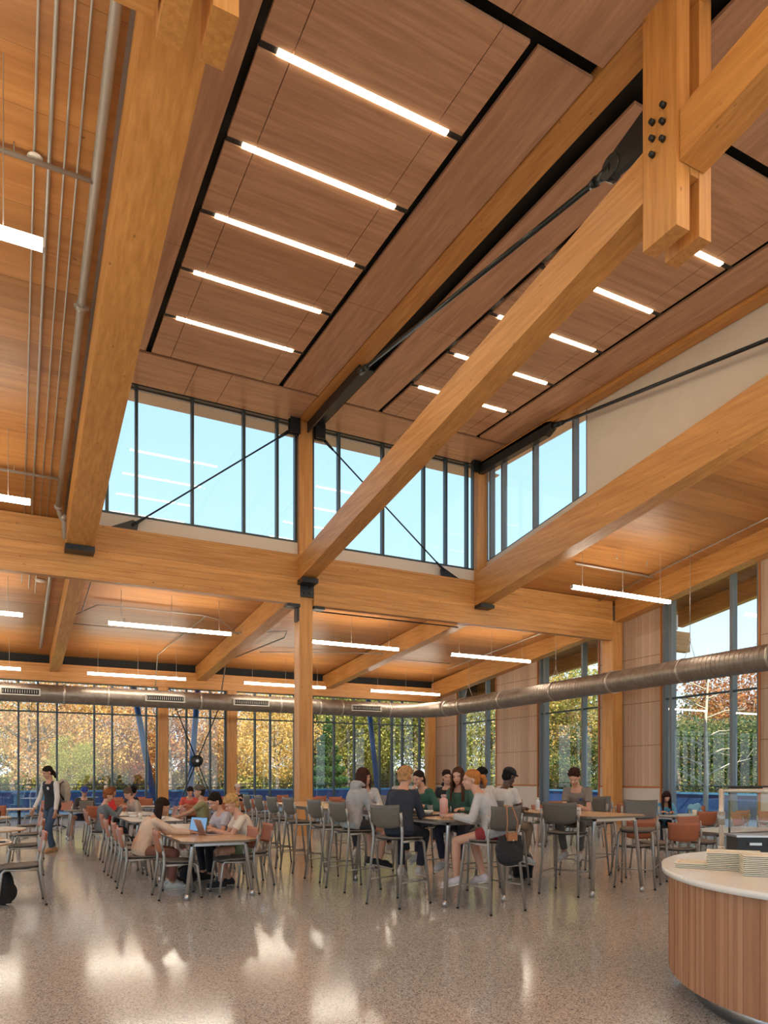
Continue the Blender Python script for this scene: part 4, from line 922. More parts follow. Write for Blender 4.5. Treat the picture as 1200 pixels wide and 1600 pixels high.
def cloth(name, c, rough=.85):
    m = noisy(name, tuple(v*.82 for v in c), c, 7, rough, bump=.55, detail=5)
    for n in m.node_tree.nodes:
        if n.type == 'BUMP': n.inputs['Distance'].default_value = .05
    return m
CM = {}
def cm(c, kind='cloth'):
    k = (c, kind)
    if k not in CM:
        if kind == 'skin': CM[k] = mat('skin', c, .5, Subsurface_Weight=.12, Subsurface_Scale=.02)
        elif kind == 'hair': CM[k] = noisy('hair', tuple(v*.6 for v in c), c, 60, .8, (1,1,.25), bump=.6, spec=.15)
        else: CM[k] = cloth('cloth', c)
    return CM[k]
def ik(a, t, l1, l2, pole):
    a, t = Vector(a), Vector(t); d = t-a; D = min(d.length, (l1+l2)*.995); d.normalize(); t = a+d*D
    x = (l1*l1-l2*l2+D*D)/(2*D); h = math.sqrt(max(l1*l1-x*x, 0)); p = Vector(pole); p = (p-d*p.dot(d)).normalized()
    return a+d*x+p*h, t
SK1, SK2, SK3, SK4 = (.56,.30,.20), (.50,.26,.165), (.30,.14,.08), (.075,.035,.022)
LAST = {}
def emblem(s, side, shape, c, size=.05, d=.135):
    f, sd = LAST['fr'](s); p = LAST['sp'](s*LAST['sc'])+f*d*LAST['sc']+sd*side; u = f.cross(sd).normalized(); mb = MB(); sd = -sd
    W_ = lambda a, b_: p+sd*a*size-u*b_*size*(-1 if u.z < 0 else 1)*-1
    if shape == 'S': mb.tube([W_(.6,.8),W_(0,1),W_(-.6,.7),W_(-.5,.2),W_(.5,-.2),W_(.6,-.7),W_(0,-1),W_(-.6,-.8)], size*.2, 6)
    else: mb.ell(p, (.008,size,size), Matrix((f,sd,u)).transposed())
    obj('emblem', mb, c, LAST['t'])
def person(label, x, y, deg, seat=.455, lean=10, curl=1.3, twist=0, head=(0,10), hands=None, skin=SK1, hair='short', hc=(.05,.025,.015), top=(.3,.3,.3), sleeve='long', scol=None, bottom=(.03,.035,.05), legs='long', shoe=(.6,.6,.58), sc=1.0, fem=False, feet=None, stand=False, near=True, palms=None, hood=False, face=True, group=None, knee=None, elbow_out=.5):
    t = thing('person', (x,y,0), G(deg), label=label, cat='person', group=group)
    vb, vc = (.0085,.012) if near else (.013,.017)
    H = .93*sc if stand else seat+.115
    L0 = G(lean*.6); L1 = G(lean*curl)
    hip = Vector((-.04 if not stand else 0, 0, H))
    def spine(s):   # s metres along the spine
        n = 12; p = hip.copy(); 
        for k in range(n): a = L0+(L1-L0)*min(1, (k+.5)/n*s/.45); p += Vector((math.sin(a), 0, math.cos(a)))*s/n
        return p
    def fr(s): a = L0+(L1-L0)*min(1, max(0, s)/.45); tw = G(twist)*min(1, max(0, s)/.4); f = Vector((math.cos(a), 0, -math.sin(a))); sd = Vector((0,1,0)); R = Matrix.Rotation(tw, 3, 'Z'); return R @ f, R @ sd
    wS = .148 if fem else .172
    wS *= sc
    rings = [(-.10,.105,.15),(-.03,.125,.172),(.08,.115,.160),(.19,.098,.135 if fem else .15),(.31,.115,.155 if fem else .172),(.39,.112,.152 if fem else .172),(.44,.092,.120 if fem else .138),(.485,.07,.085),(.51,.056,.062),(.54,.05,.055)]
    def loft(mb, k, ease, lo=-1, hi=9):
        n = 20; vs = []; rg_ = [r for r in rings if lo <= r[0] <= hi]
        for s, a, b_ in rg_:
            p = spine(s*sc) if s > 0 else hip+Vector((0,0,s*sc)); f, sd = fr(s)
            for j in range(n): q = 2*PI*j/n; vs.append(p+f*math.cos(q)*(a*k*sc+ease)+sd*math.sin(q)*(b_*k*sc+ease))
        m_ = len(rg_); fs = [(i*n+j, i*n+(j+1) % n, (i+1)*n+(j+1) % n, (i+1)*n+j) for i in range(m_-1) for j in range(n)]
        fs.append(tuple(reversed(range(n)))); fs.append(tuple((m_-1)*n+j for j in range(n))); mb.add(vs, fs, True)
    f4, s4 = fr(.45); shc = spine(.43*sc); neck = spine(.53*sc)
    sh = {s: shc+s4*s*wS for s in (-1, 1)}
    # arms: hands = {1: left target, -1: right target}, local coordinates
    hands = hands or {1: (.34,.12,H+.16), -1: (.34,-.12,H+.16)}
    la, lf = .29*sc, .255*sc; arm = {}
    for s in (-1, 1):
        el, wr = ik(sh[s], hands[s], la, lf, (-.3, s*elbow_out, -1)); arm[s] = (el, wr)
    # legs
    leg = {}
    for s in (-1, 1):
        hj = hip+Vector((.02, s*.09*sc, -.03))
        if stand:
            an = Vector(feet[s]) if feet else Vector((0, s*.1, .08)); kn, an = ik(hj, an, .43*sc, .43*sc, (1, s*.1, 0))
        else:
            an = Vector(feet[s]) if feet else Vector((.36, s*.12, .09 if seat < .6 else .40))
            kn, an = ik(hj, an, .43*sc, .43*sc, (.6, s*.25, 1))
        leg[s] = (hj, kn, an)
    B = MB(); loft(B, .90, 0)
    hy, hp = head; hb = Matrix.Rotation(G(hy), 4, 'Z') @ Matrix.Rotation(G(hp), 4, 'Y'); HS = 1.02*sc if not fem else .99*sc
    hcx = neck + (Vector((math.sin(L1)*.5+.10, 0, 1)).normalized())*.13*sc + (hb.to_3x3() @ Vector((.02,0,0)))
    HM = Matrix.Translation(hcx) @ hb @ Matrix.Scale(HS, 4); R3 = (hb @ Matrix.Scale(HS, 4)).to_3x3()
    hp_ = lambda p: HM @ Vector(p)
    def hell(mb, c, r, nu=16, nv=12): mb.ell(hp_(c), r, R3, nu, nv)
    caps(B, spine(.49*sc), hp_((-.02,0,-.05)), .055*sc, .05*sc)
    hell(B, (-.012,0,.03), (.098,.076,.088)); hell(B, (.022,0,-.03), (.068,.060,.088)); hell(B, (.048,0,-.090), (.034,.034,.026)); hell(B, (.072,0,.022), (.022,.050,.012))
    B.cyl(hp_((.080,0,.008)), hp_((.102,0,-.030)), .008, .013, 10); hell(B, (.100,0,-.032), (.015,.015,.011)); hell(B, (.084,0,-.062), (.012,.024,.011))
    for s in (-1, 1): hell(B, (-.008,s*.077,-.008), (.018,.010,.030)); hell(B, (.058,s*.036,-.035), (.022,.022,.022))
    for s in (-1, 1):
        el, wr = arm[s]; caps(B, sh[s], el, .045*sc, .038*sc); B.ell(el, .038*sc); B.cyl(el, el.lerp(wr,.35), .038*sc, .040*sc, 14); B.cyl(el.lerp(wr,.3), wr, .040*sc, .026*sc, 14); B.ell(wr, .026*sc)
        caps(B, shc, sh[s], .048*sc, .045*sc)
        # hand
        fd = (wr-el).normalized(); d = fd; n_ = Vector((0,0,-1))
        if palms and palms.get(s): d, n_ = Vector(palms[s][0]).normalized(), Vector(palms[s][1])
        elif not stand: d = Vector((fd.x, fd.y, max(min(fd.z, .05), -.25))).normalized()
        else: n_ = Vector((0,-s,0))
        n_ = (n_-d*n_.dot(d)).normalized(); w_ = d.cross(n_).normalized()
        k_ = sc*(.93 if fem else 1.0); Rm = Matrix((d, w_, n_)).transposed()
        B.cyl(wr, wr+d*.03*k_, .024*k_, .026*k_, 10); B.ell(wr+d*.055*k_, (.052*k_,.040*k_,.017*k_), Rm)
        crl = .38 if not stand else .45
        for i_, ln in enumerate((.062,.075,.08,.072)):
            off = (i_-1.5)*.0205*k_*s; b0 = wr+d*.090*k_+w_*off; ang = .12; p = b0
            for j_, fr_ in enumerate((.42,.33,.25)):
                ang += crl*(1 if j_ else .6); q = p+(d*math.cos(ang)+n_*math.sin(ang))*ln*fr_*k_; caps(B, p, q, (.0092-.0006*j_)*k_, (.0086-.0006*j_)*k_, 8); p = q
        tb = wr+d*.03*k_+w_*.022*k_*s; t1 = tb+(d*.7+w_*.75*s+n_*.25).normalized()*.042*k_; caps(B, tb, t1, .013*k_, .011*k_, 8); caps(B, t1, t1+(d*.95+w_*.25*s+n_*.3).normalized()*.035*k_, .0105*k_, .0085*k_, 8)
        hj, kn, an = leg[s]; caps(B, hj, kn, .072*sc, .052*sc); B.cyl(kn, kn.lerp(an,.35), .052*sc, .056*sc, 14); B.cyl(kn.lerp(an,.35), an, .056*sc, .036*sc, 14); B.ell(an, .038*sc)
        fdir = Vector((1,0,0)) if stand or seat < .6 else Vector((.93,0,-.25)); caps(B, an+Vector((0,0,-.03)), an+fdir*.11*sc+Vector((0,0,-.05)), .028*sc, .022*sc)
    obj('body', remeshed(B, 'body', cm(skin,'skin'), vb, 2), cm(skin,'skin'), t)
    # top
    Tm = MB(); loft(Tm, 1.0, .018, -.2, .47); 
    slv = MB() if scol else Tm
    for s in (-1, 1):
        el, wr = arm[s]; caps(Tm, spine(.435*sc), sh[s]+Vector((0,0,-.004)), .052*sc, .055*sc)
        if sleeve == 'long':
            caps(slv, sh[s], el, .056*sc, .050*sc); e_ = el.lerp(wr,.90); slv.cyl(el, e_, .052*sc, .038*sc, 14); slv.cyl(el.lerp(wr,.82), e_, .043*sc, .038*sc, 14)
        elif sleeve == 'short': e_ = sh[s].lerp(el,.62); slv.ell(sh[s], .057*sc); slv.cyl(sh[s], e_, .057*sc, .060*sc, 14)
    if hood:
        Tm.tube([neck+s4*.09+f4*.02, neck+s4*.10-f4*.07, neck-f4*.11+Vector((0,0,-.02)), neck-s4*.10-f4*.07, neck-s4*.09+f4*.02], .04, 8, rs=[.02,.04,.055,.04,.02]); Tm.ell(neck-f4*.09+Vector((0,0,-.05)), (.07,.10,.07))
    obj('top', remeshed(Tm, 'top', cm(top), vc, 3), cm(top), t)
    if scol: obj('sleeve', remeshed(slv, 'sleeve', cm(scol), vc, 2), cm(scol), t)
    # trousers / shorts
    Pm = MB(); loft(Pm, 1.0, .008, -.2, .09); Pm.ell(hip+Vector((0,0,-.035)), (.125*sc,.17*sc,.10*sc))
    for s in (-1, 1):
        hj, kn, an = leg[s]
        if legs == 'long':
            caps(Pm, hj, kn, .090*sc, .066*sc); Pm.cyl(kn, kn.lerp(an,.93), .066*sc, .052*sc, 14)
        else: e_ = hj.lerp(kn,.62 if legs == 'short' else .35); Pm.ell(hj, .09*sc); Pm.cyl(hj, e_, .092*sc, .088*sc, 16)
    obj('trousers' if legs == 'long' else 'shorts', remeshed(Pm, 'trousers', cm(bottom), vc, 3), cm(bottom), t)
    for s in (-1, 1):
        hj, kn, an = leg[s]; sh_ = MB(); fdir = Vector((1,0,0)) if stand or seat < .6 else Vector((.93,0,-.25)).normalized()
        yw = Matrix.Rotation(G(8*s), 3, 'Z'); fdir = yw @ fdir; a = an+Vector((0,0,-.045*1)); 
        sh_.ell(a-fdir*.015+Vector((0,0,.012)), (.058,.046,.056)); caps(sh_, a-fdir*.045+Vector((0,0,-.008)), a+fdir*.165*sc+Vector((0,0,-.012)), .044, .040); sh_.ell(a+fdir*.07+Vector((0,0,.006)), (.085,.044,.044))
        q = obj('shoe', remeshed(sh_, 'shoe', cm(shoe), .011, 2), cm(shoe), t)
        so = MB(); so.cyl(a-fdir*.06+Vector((0,0,-.048)), a+fdir*.185*sc+Vector((0,0,-.050)), .040, .038, 12, e=.35); so.ell(a+fdir*.18*sc+Vector((0,0,-.048)), (.035,.038,.014)); obj('sole', remeshed(so, 'sole', M['curb'], .009, 1), M['curb'], q)
    # hair
    Hm = MB(); rg = random.Random(label)
    hcap = hair.startswith('cap')
    hell(Hm, (-.022,0,.052), (.100,.086,.080)); hell(Hm, (-.048,0,-.002), (.064,.080,.080))
    if hair == 'curly':
        for k in range(90):
            a, b_ = rg.uniform(0,2*PI), rg.uniform(-.1,1.45); c = Vector((-.02+.098*math.cos(b_)*math.cos(a), .085*math.cos(b_)*math.sin(a), .05+.088*math.sin(b_)))
            if c.x > .055 and c.z < .065: continue
            hell(Hm, c, rg.uniform(.018,.027), 8, 6)
    elif hair == 'short':
        for k in range(26):
            a, b_ = rg.uniform(0,2*PI), rg.uniform(.3,1.4); hell(Hm, (-.02+.092*math.cos(b_)*math.cos(a), .078*math.cos(b_)*math.sin(a), .055+.078*math.sin(b_)), rg.uniform(.018,.026), 8, 6)
    if hair in ('long','longfront'):
        dn = R3.inverted() @ Vector((0,0,-1)); dn.normalize()
        for k in range(22):
            a = PI*.52+ (PI*.96)*k/21; c = Vector((-.02+.085*math.cos(a), .082*math.sin(a), .0)); e_ = c*1.10+dn*rg.uniform(.24,.33)+Vector((-.015,0,0))
            caps(Hm, hp_(c+Vector((0,0,.02))), hp_(c.lerp(e_,.5)), .022, .020, 8); caps(Hm, hp_(c.lerp(e_,.5)), hp_(e_), .020, .010, 8)
        if hair == 'longfront':
            for s in (-1,1):
                for k in range(4): c = Vector((.0+.018*k, s*(.083-.003*k), .02)); e_ = c+dn*.36+Vector((.03,s*.012,0)); caps(Hm, hp_(c), hp_(e_), .019, .012, 8)
    if hair == 'pony': Hm.tube([hp_((-.10,0,.04)), hp_((-.15,0,.035)), hp_((-.175,0,-.03)), hp_((-.16,0,-.12))], .03, 8, rs=[.024,.036,.034,.010])
    if hair == 'bun':
        for k in range(40): hell(Hm, (-.09+rg.uniform(-.02,.03), rg.uniform(-.06,.06), rg.uniform(-.07,.10)), rg.uniform(.016,.028), 8, 6)
    if hair == 'back': Hm.tube([hp_((-.09,0,.02)), hp_((-.11,0,-.05)), hp_((-.10,0,-.16))], .04, 8, rs=[.03,.04,.02])
    obj('hair', remeshed(Hm, 'hair', cm(hc,'hair'), .008 if near else .011, 1), cm(hc,'hair'), t)
    if hcap:
        cc = {'capblue':(.03,.06,.30),'capwhite':(.62,.52,.46),'capblack':(.012,.012,.014),'capback':(.10,.08,.06)}[hair]
        Cm = MB(); hell(Cm, (-.012,0,.066), (.108,.090,.078)); sg_ = -1 if hair in ('capback','capwhite') else 1
        Cm.ell(hp_((sg_*.105-.01,0,.060)), (.055,.062,.008), R3)
        obj('cap', remeshed(Cm, 'cap', cm(cc), .008, 1), cm(cc), t)
    if face:
        dk = M['blk']
        for s in (-1, 1):
            ey = MB(); ey.ell(hp_((.0765,s*.031,-.001)), (.009,.0125,.0055), R3, 12, 8); q = obj('eye', ey, mat('eye white', (.5,.46,.43), .4) if 'ew' not in M else M['ew'], t)
            if 'ew' not in M: M['ew'] = q.data.materials[0]
            ir = MB(); ir.ell(hp_((.0828,s*.031,-.001)), (.0042,.0062,.0054), R3, 10, 6); obj('iris', ir, dk, q)
            bw = MB(); bw.tube([hp_((.083,s*.014,.019)), hp_((.085,s*.032,.024)), hp_((.074,s*.050,.018))], .0035, 6); obj('eyebrow', bw, cm(tuple(v*.6 for v in hc),'hair'), t)
        mo = MB(); mo.ell(hp_((.0925,0,-.062)), (.0055,.021,.0062), R3, 12, 6); 
        if 'lip' not in M: M['lip'] = mat('lips', (.38,.12,.10), .4)
        obj('mouth', mo, M['lip'], t)
    LAST.update(sp=spine, fr=fr, t=t, sc=sc); return t
TB, BT = .77, 1.07   # table and bar table tops for hands
# ---- laptop table group
person('person in a cream sweater with long dark hair typing at the near table', 1.60, 10.40, -3, lean=26, head=(-5,28), hands={1:(.56,.02,.80), -1:(.62,-.20,.79)}, skin=SK2, hair='long', hc=(.028,.014,.010), top=(.70,.50,.36), bottom=(.22,.085,.055), shoe=(.55,.53,.5), fem=True, sc=.98)
person('person with curly blond hair in a cream t-shirt and green shorts typing', 3.02, 10.22, 178, lean=24, head=(4,26), hands={1:(.50,.06,.80), -1:(.46,-.06,.80)}, hair='curly', hc=(.60,.34,.13), top=(.74,.62,.50), sleeve='short', bottom=(.14,.19,.10), legs='short', shoe=(.02,.02,.025), feet={1:(.42,.12,.09),-1:(.25,-.10,.09)})
person('person with straight black hair in a pale lilac t-shirt at the laptop table', 2.98, 11.15, 190, lean=22, head=(0,26), hands={1:(.42,.12,.80), -1:(.44,-.05,.80)}, skin=SK1, hair='short', hc=(.02,.014,.012), top=(.50,.47,.52), sleeve='short', bottom=(.02,.02,.03), shoe=(.02,.02,.02))
# ---- left background
person('standing person in a black varsity vest jacket with white sleeves and jeans', .72, 16.55, 215, stand=True, lean=8, head=(-15,24), hands={1:(.12,.24,.86), -1:(.22,-.30,.90)}, skin=SK2, hair='back', hc=(.02,.014,.012), top=(.018,.016,.02), scol=(.66,.60,.55), bottom=(.045,.075,.13), shoe=(.45,.27,.13), feet={1:(.10,.10,.08),-1:(-.12,-.12,.08)}, sc=1.05)
emblem(.36, .10, 'o', M['curb'], .035, .14)
person('person in a blue cap and dark sweater working behind a laptop', 1.62, 20.35, 270, lean=18, head=(0,30), hands={1:(.40,.12,.80), -1:(.40,-.12,.80)}, hair='capblue', hc=(.06,.03,.02), top=(.055,.045,.045), bottom=(.03,.05,.09), legs='short', near=False, feet={1:(.5,.3,.09),-1:(.42,-.35,.09)})
person('kid with red brown hair in a grey sweater facing right', 1.60, 15.50, 0, lean=10, head=(0,14), hands={1:(.34,.05,.98), -1:(.36,-.06,.95)}, hair='curly', hc=(.30,.10,.035), top=(.16,.17,.18), bottom=(.02,.02,.03), near=False, shoe=(.5,.5,.5), sc=.95)
person('person in a red jacket sitting behind the red haired kid', 1.95, 18.05, 20, lean=12, head=(0,15), hair='long', hc=(.18,.07,.03), top=(.62,.03,.03), near=False, fem=True, face=False)
person('person in a pale beige top leaning at the long left table', 2.62, 17.95, 200, lean=25, head=(0,30), hair='short', hc=(.14,.09,.06), top=(.42,.34,.28), bottom=(.10,.13,.18), near=False)
person('person in a black top with short black hair, back half turned', 2.78, 20.7, 40, lean=22, head=(20,5), skin=SK2, hair='short', hc=(.012,.01,.01), top=(.016,.016,.02), bottom=(.05,.05,.06), near=False)
person('person in a red t-shirt leaning over food by the window column', 4.28, 20.15, 268, lean=24, head=(0,34), hands={1:(.36,.14,.80), -1:(.36,-.14,.82)}, hair='short', hc=(.03,.018,.014), top=(.62,.10,.07), sleeve='short', near=False)
person('person in an olive t-shirt with short dark hair facing left', 3.42, 14.92, 172, lean=4, head=(8,-4), hands={1:(.50,.10,.74), -1:(.46,-.12,.76)}, skin=SK2, hair='capback', hc=(.03,.02,.015), top=(.30,.27,.13), sleeve='short', bottom=(.16,.09,.07), sc=1.04)
person('person in a white backwards cap resting beyond the bar stools', 6.15, 21.9, 262, lean=-4, head=(25,5), hands={1:(.28,.05,.95), -1:(.30,-.02,.93)}, hair='capwhite', hc=(.08,.04,.02), top=(.015,.015,.02), near=False)
# ---- bar table group
person('person in a grey hoodie with long brown hair at the bar table', 4.22, 9.15, 8, seat=.82, lean=16, head=(0,14), hands={1:(.42,.10,1.10), -1:(.38,-.12,1.02)}, hair='long', hc=(.06,.022,.014), top=(.40,.39,.39), bottom=(.03,.03,.035), legs='short', shoe=(.02,.02,.02), fem=True, hood=True)
person('person in a navy jacket with a loose blond bun, seen from behind', 4.24, 7.84, 40, seat=.82, lean=20, head=(-8,14), hands={1:(.40,.14,1.10), -1:(.42,-.10,1.10)}, hair='bun', hc=(.52,.27,.11), top=(.025,.030,.045), bottom=(.018,.018,.028), shoe=(.62,.55,.50), fem=True, feet={1:(.30,.10,.40),-1:(.38,-.12,.40)}, sc=1.03)
person('person in a pale grey sweatshirt with a red ponytail leaning on the bar table', 5.00, 6.96, 112, seat=.82, lean=30, twist=24, head=(50,2), hands={1:(.36,.30,1.10), -1:(.44,.08,1.10)}, hair='pony', hc=(.52,.19,.05), top=(.50,.48,.47), bottom=(.30,.03,.03), legs='tiny', shoe=(.60,.54,.56), fem=True, feet={1:(.42,.14,.36),-1:(.20,-.10,.38)}, sc=1.02)
person('person in a dark green top with a hand at the mouth', 5.78, 9.72, 193, seat=.82, lean=24, head=(6,16), hands={1:(.30,.16,1.12), -1:(.34,-.02,1.32)}, palms={-1:((-.2,.15,.9),(-.9,.1,.1))}, hair='back', hc=(.03,.016,.012), top=(.035,.115,.085), fem=True)
person('person in green with very long brown hair facing the camera', 5.66, 8.62, 212, seat=.82, lean=14, head=(10,10), hands={1:(.34,.16,1.12), -1:(.36,-.08,1.12)}, hair='longfront', hc=(.085,.035,.018), top=(.055,.12,.085), bottom=(.02,.02,.04), fem=True)
person('person with dark curly hair behind the person in dark green', 6.15, 11.2, 215, seat=.82, lean=12, head=(0,8), hair='curly', hc=(.02,.014,.012), top=(.50,.46,.42), near=False, skin=SK2)
person('person in a white top hidden behind the navy jacket', 5.30, 10.95, 235, seat=.82, lean=24, head=(30,25), hair='long', hc=(.07,.035,.02), top=(.62,.58,.55), near=False, fem=True)
person('smiling person in a black hoodie with a white emblem', 7.1, 11.3, 222, seat=.78, lean=6, head=(28,2), hair='short', hc=(.035,.018,.012), top=(.014,.014,.016), hood=True, hands={1:(.30,.10,1.0), -1:(.30,-.12,.98)})
emblem(.30, .04, 'S', M['curb'], .055, .15); emblem(.18, -.06, 'o', mat('blue print', (.05,.12,.5), .6), .05, .13)
person('person in a black cap and white shirt looking right', 6.28, 8.52, 12, seat=.82, lean=16, head=(-8,22), hands={1:(.40,.10,1.10), -1:(.38,-.10,1.10)}, skin=SK4, hair='capblack', hc=(.01,.01,.01), top=(.62,.58,.52), sleeve='short', bottom=(.30,.22,.15))
person('person with short black hair in a cream shirt behind the black cap', 7.42, 10.6, 205, seat=.82, lean=8, head=(20,12), skin=SK4, hair='curly', hc=(.01,.01,.01), top=(.66,.60,.52), sleeve='short', near=False)
person('person with glasses in a dark jacket far behind the right bar table', 10.6, 14.0, 225, lean=14, head=(0,8), hands={1:(.26,.08,1.0), -1:(.26,-.06,1.02)}, hair='short', hc=(.012,.01,.01), top=(.05,.05,.055), near=False)
person('person in a taupe t-shirt with folded arms on the right bar table', 8.02, 8.78, 205, seat=.82, lean=26, head=(8,30), hands={1:(.34,-.02,1.10), -1:(.36,.06,1.12)}, elbow_out=1.2, hair='short', hc=(.045,.018,.012), top=(.25,.205,.17), sleeve='short', bottom=(.12,.11,.10), sc=1.05)
emblem(.36, .09, 'o', M['bluecol'], .025, .14)
person('person with long dark hair in a light blue top bent over a table', 12.95, 11.55, 235, lean=32, head=(0,42), hands={1:(.36,.12,.80), -1:(.36,-.10,.80)}, hair='longfront', hc=(.03,.012,.012), top=(.12,.36,.55), near=False, fem=True, face=False)
# ============================================================ THINGS ON TABLES
def bottle(label, x, y, z, r, h, c, capc, waist=True):
    t = thing('water_bottle', (x,y,z), label=label, cat='bottle')
    obj('flask', MB().lathe([(.001,.0),(r,.0),(r,h*.70),(r*.93,h*.78),(r*.55,h*.84),(r*.55,h*.87)], n=20), c, t)
    obj('cap', MB().lathe([(.001,h*.87),(r*.66,h*.87),(r*.66,h*.985),(.001,h)], n=20), capc, t)
    obj('base_ring', MB().lathe([(r+.001,.0),(r+.002,.045),(r-.002,.046),(.001,.0)], n=20), capc, t); return t
pink = mat('pale pink enamel', (.72,.40,.35), .35); pinkd = mat('dusty pink lid', (.50,.33,.30), .4)
bottle('large pale pink bottle on the near bar table', 4.80, 7.72, 1.05, .052, .29, pink, pinkd)
bottle('white bottle with a black lid behind the pale bowl', 4.95, 8.75, 1.05, .045, .27, mat('white enamel', (.74,.72,.70), .35), M['blk'])
bottle('clear plastic bottle on the right bar table', 7.0, 8.6, 1.05, .035, .20, mat('clear plastic', (.7,.74,.76), .1), M['curb'])
gl_ = mat('clear tumbler', (.75,.78,.78), .08, Transmission_Weight=.8)
solo('tumbler', MB().lathe([(.03,0),(.036,.13),(.033,.13),(.028,.008)], n=18), gl_, (4.98,8.35,1.05), label='clear tumbler beside the pale bowl', cat='glass')
solo('tumbler', MB().lathe([(.03,0),(.036,.12),(.033,.12),(.028,.008)], n=18), gl_, (7.12,8.35,1.05), label='clear tumbler on the right bar table', cat='glass')
bw = thing('food_bowl', (4.78,8.15,1.075), label='wide pale bowl on a black tray on the near bar table', cat='bowl')
obj('bowl', MB().lathe([(.001,.0),(.07,.0),(.115,.045),(.11,.047),(.066,.008),(.001,.008)], n=24), M['stone'], bw)
obj('contents', MB().lathe([(.001,.022),(.085,.022),(.085,.018)], n=20), noisy('green food', (.12,.13,.05), (.30,.24,.10), 60, .8), bw)
solo('black_tray', MB().box((-.18,-.13,0),(.18,.13,.012)).box((-.19,-.14,.01),(.19,-.13,.02)).box((-.19,.13,.01),(.19,.14,.02)), M['blk'], (4.76,8.15,1.051), .3, label='black tray under the pale bowl', cat='tray')
solo('napkin_box', MB().box((-.045,-.035,0),(.045,.035,.10)), M['curb'], (6.82,7.55,1.05), .3, label='white napkin box behind the empty stool', cat='box')
def laptop(label, x, y, deg, body, scr, tilt=18):
    t = thing('laptop', (x,y,.752), G(deg), label=label, cat='laptop')   # faces +x: user sits at +x
    obj('base', MB().box((-.11,-.16,0),(.11,.16,.014)), body, t); obj('keyboard', MB().box((-.06,-.14,.014),(.05,.14,.016)), M['blk'], t)
    R = Matrix.Translation((-.11,0,.014)) @ Matrix.Rotation(G(-tilt), 4, 'Y')
    obj('lid', MB().box((-.006,-.16,0),(.0,.16,.215), R), body, t); obj('screen', MB().box((.0002,-.15,.01),(.0012,.15,.205), R), scr, t)
    return t
scr = mat('laptop screen', (.05,.08,.12), .2, Emission_Color=(.25,.45,.75,1), Emission_Strength=.28)
rose = mat('rose gold aluminium', (.46,.30,.24), .35, .6)
laptop('rose gold laptop open in front of the blond person', 2.46, 10.15, 5, rose, scr, 22)
laptop('laptop with a blue lit screen in front of the cream sweater person', 2.28, 10.52, 215, M['blk'], scr, 14)
laptop('pale laptop in front of the person in the blue cap', 1.62, 19.75, 90, M['alu'], scr, 20)
solo('phone', MB().box((-.04,-.075,0),(.04,.075,.009)), M['blk'], (2.42,10.95,.751), .6, label='black phone lying on the laptop table', cat='phone')
solo('paper_sheet', MB().box((-.10,-.14,0),(.10,.14,.003)), M['curb'], (2.58,10.78,.751), .3, label='white paper by the lilac shirt person', cat='paper')
for i_, (x, y, l) in enumerate([(2.15,15.35,'pale food bowl in front of the red haired kid'),(2.5,14.3,'pale bowl on the table behind the cream sweater person'),(2.3,16.6,'small bowl on the farther left table')]):
    solo('food_bowl', MB().lathe([(.001,.0),(.06,.0),(.10,.04),(.095,.042),(.056,.006),(.001,.006)], n=20), M['stone'], (x,y,.751), label=l, cat='bowl')
solo('paper_cup', MB().lathe([(.03,0),(.042,.11),(.001,.11)], n=16), M['curb'], (2.2,14.75,.751), label='white paper cup on the left table row', cat='cup')
solo('paper_cup', MB().lathe([(.035,0),(.047,.12),(.001,.12)], n=16), M['tray'], (13.0,10.75,.741), label='tan paper cup on the white table with the blue jacket', cat='cup')
tr = thing('food_tray', (-.32,10.25,.745), .2, label='black tray of fries on the nearest round table', cat='tray')
obj('tray_base', MB().box((-.2,-.14,0),(.2,.14,.015)), M['blk'], tr); fr_ = MB()
for k in range(40): a = random.uniform(0,3); c = Vector((random.uniform(-.02,.15),random.uniform(-.1,.1),.02+random.uniform(0,.03))); d = Vector((math.cos(a),math.sin(a),random.uniform(-.2,.2)))*.035; fr_.cyl(c-d, c+d, .005, n=5)
obj('fries', fr_, mat('fries', (.75,.45,.10), .6), tr, kind='stuff'); obj('paper', MB().box((.0,-.13,.015),(.26,.12,.02)), M['curb'], tr)
solo('black_cup', MB().lathe([(.035,0),(.045,.12),(.001,.12)], n=16), M['blk'], (-.28,16.75,.745), label='black cup on the third round table at left', cat='cup')
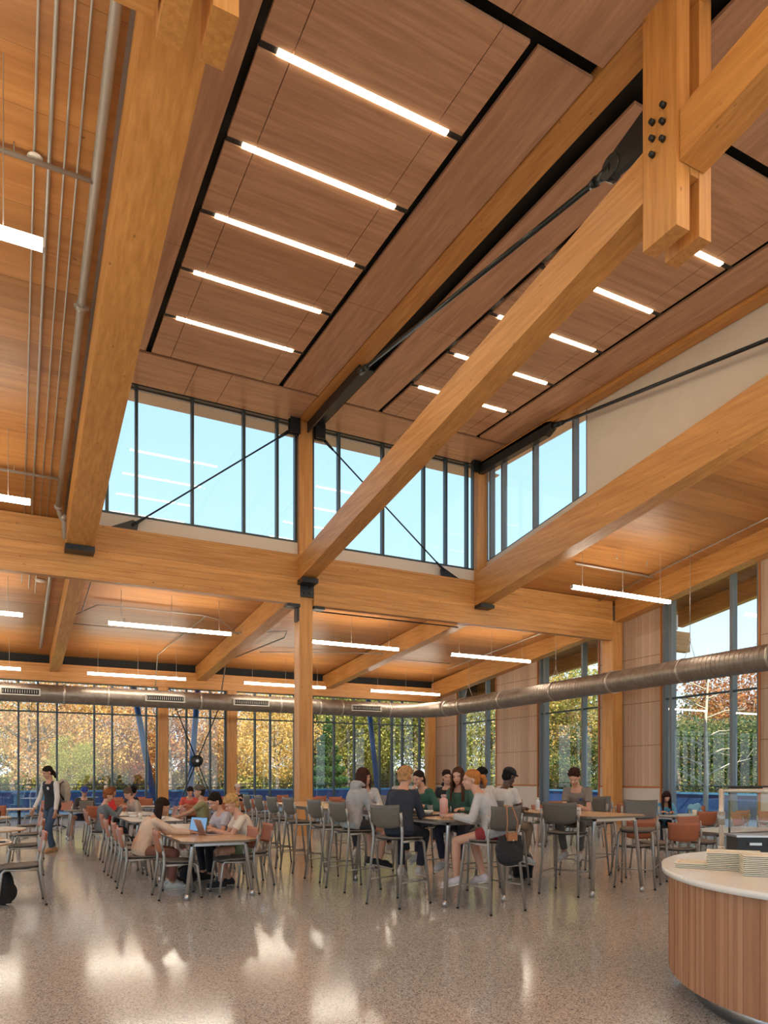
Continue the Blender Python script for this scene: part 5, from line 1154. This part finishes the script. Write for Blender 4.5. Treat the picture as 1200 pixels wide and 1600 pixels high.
# bags ---------------------------------------------------------------
hb = thing('handbag', (4.98,6.585,.10), G(8), label='black nylon handbag with tan straps hanging on a bar stool', cat='bag')
bg_ = MB(); bg_.hexa([(-.15,-.03,.50),(.17,-.03,.50),(.19,.07,.52),(-.13,.07,.52)], [(-.20,-.01,.66),(.20,-.01,.66),(.20,.05,.66),(-.20,.05,.66)]); bg_.hexa([(-.20,-.02,.64),(.20,-.02,.64),(.20,.055,.64),(-.20,.055,.64)], [(-.17,.0,.80),(.17,.0,.80),(.17,.03,.80),(-.17,.03,.80)]); bg_.ell((0,.015,.57),(.205,.07,.12))
obj('bag_body', remeshed(bg_, 'bag', cm((.02,.02,.024)), .012, 4), cm((.02,.02,.024)), hb)
tan = mat('tan leather', (.42,.17,.07), .5)
obj('flap', MB().box((-.07,-.035,.74),(.07,-.005,.83)), tan, hb); obj('snap', MB().ell((0,-.04,.745), .010), palem, hb)
for dx in (-.09, .09): obj('strap', MB().tube([(dx-.03*(dx>0)+.0,-.02,.78),(dx*.9,-.03,.95),(dx*.5,.02,1.12),(dx*.2,.10,1.135)], .007, 6), tan, hb)
def backpack(label, x, y, z, deg, c, sc=1, h=.44):
    t = thing('backpack', (x,y,z), G(deg), label=label, cat='backpack'); b_ = MB(); b_.ell((0,0,h*.5), (.12*sc,.16*sc,h*.52)); b_.ell((.05*sc,0,h*.33), (.11*sc,.13*sc,h*.3)); b_.box((-.09*sc,-.13*sc,.02),(.06*sc,.13*sc,h*.75))
    obj('pack', remeshed(b_, 'pack', cm(c), .012, 4), cm(c), t)
    for s in (-1,1): obj('strap', MB().tube([(-.08*sc,s*.08,h*.9),(-.18*sc,s*.09,h*.8),(-.20*sc,s*.09,h*.4),(-.09*sc,s*.1,.06)], .016, 6), M['blk'], t)
    return t
backpack('black backpack on the floor under the nearest left chair', -.12, 9.98, 0, 20, (.014,.013,.014))
backpack('navy backpack on the floor beside the red haired kid', 1.95, 14.9, 0, 200, (.02,.045,.09))
backpack('beige bag on the back of the standing person', .93, 16.78, 1.02, 45, (.45,.38,.30), 1.0, .50)
backpack('black backpack under the right bar table', 6.95, 8.9, 0, 60, (.012,.012,.013), 1.1)
backpack('dark bag on the floor under the laptop table', 2.25, 10.7, 0, 10, (.016,.014,.018), .9, .30)
jk = MB()
for k in range(14): a = random.uniform(0,6.28); jk.ell((14.3+.16*math.cos(a), 11.78+.05*math.sin(a), .80+random.uniform(-.12,.08)), (random.uniform(.06,.11),.06,random.uniform(.06,.12)))
o_ = remeshed(jk, 'jacket', cm((.22,.50,.68)), .014, 3); o_ = obj('light_blue_jacket', o_, cm((.22,.50,.68)), label='light blue jacket draped on a chair by the nearest right window', cat='jacket')
# emblem on the hoodie, cap badge, vest crest
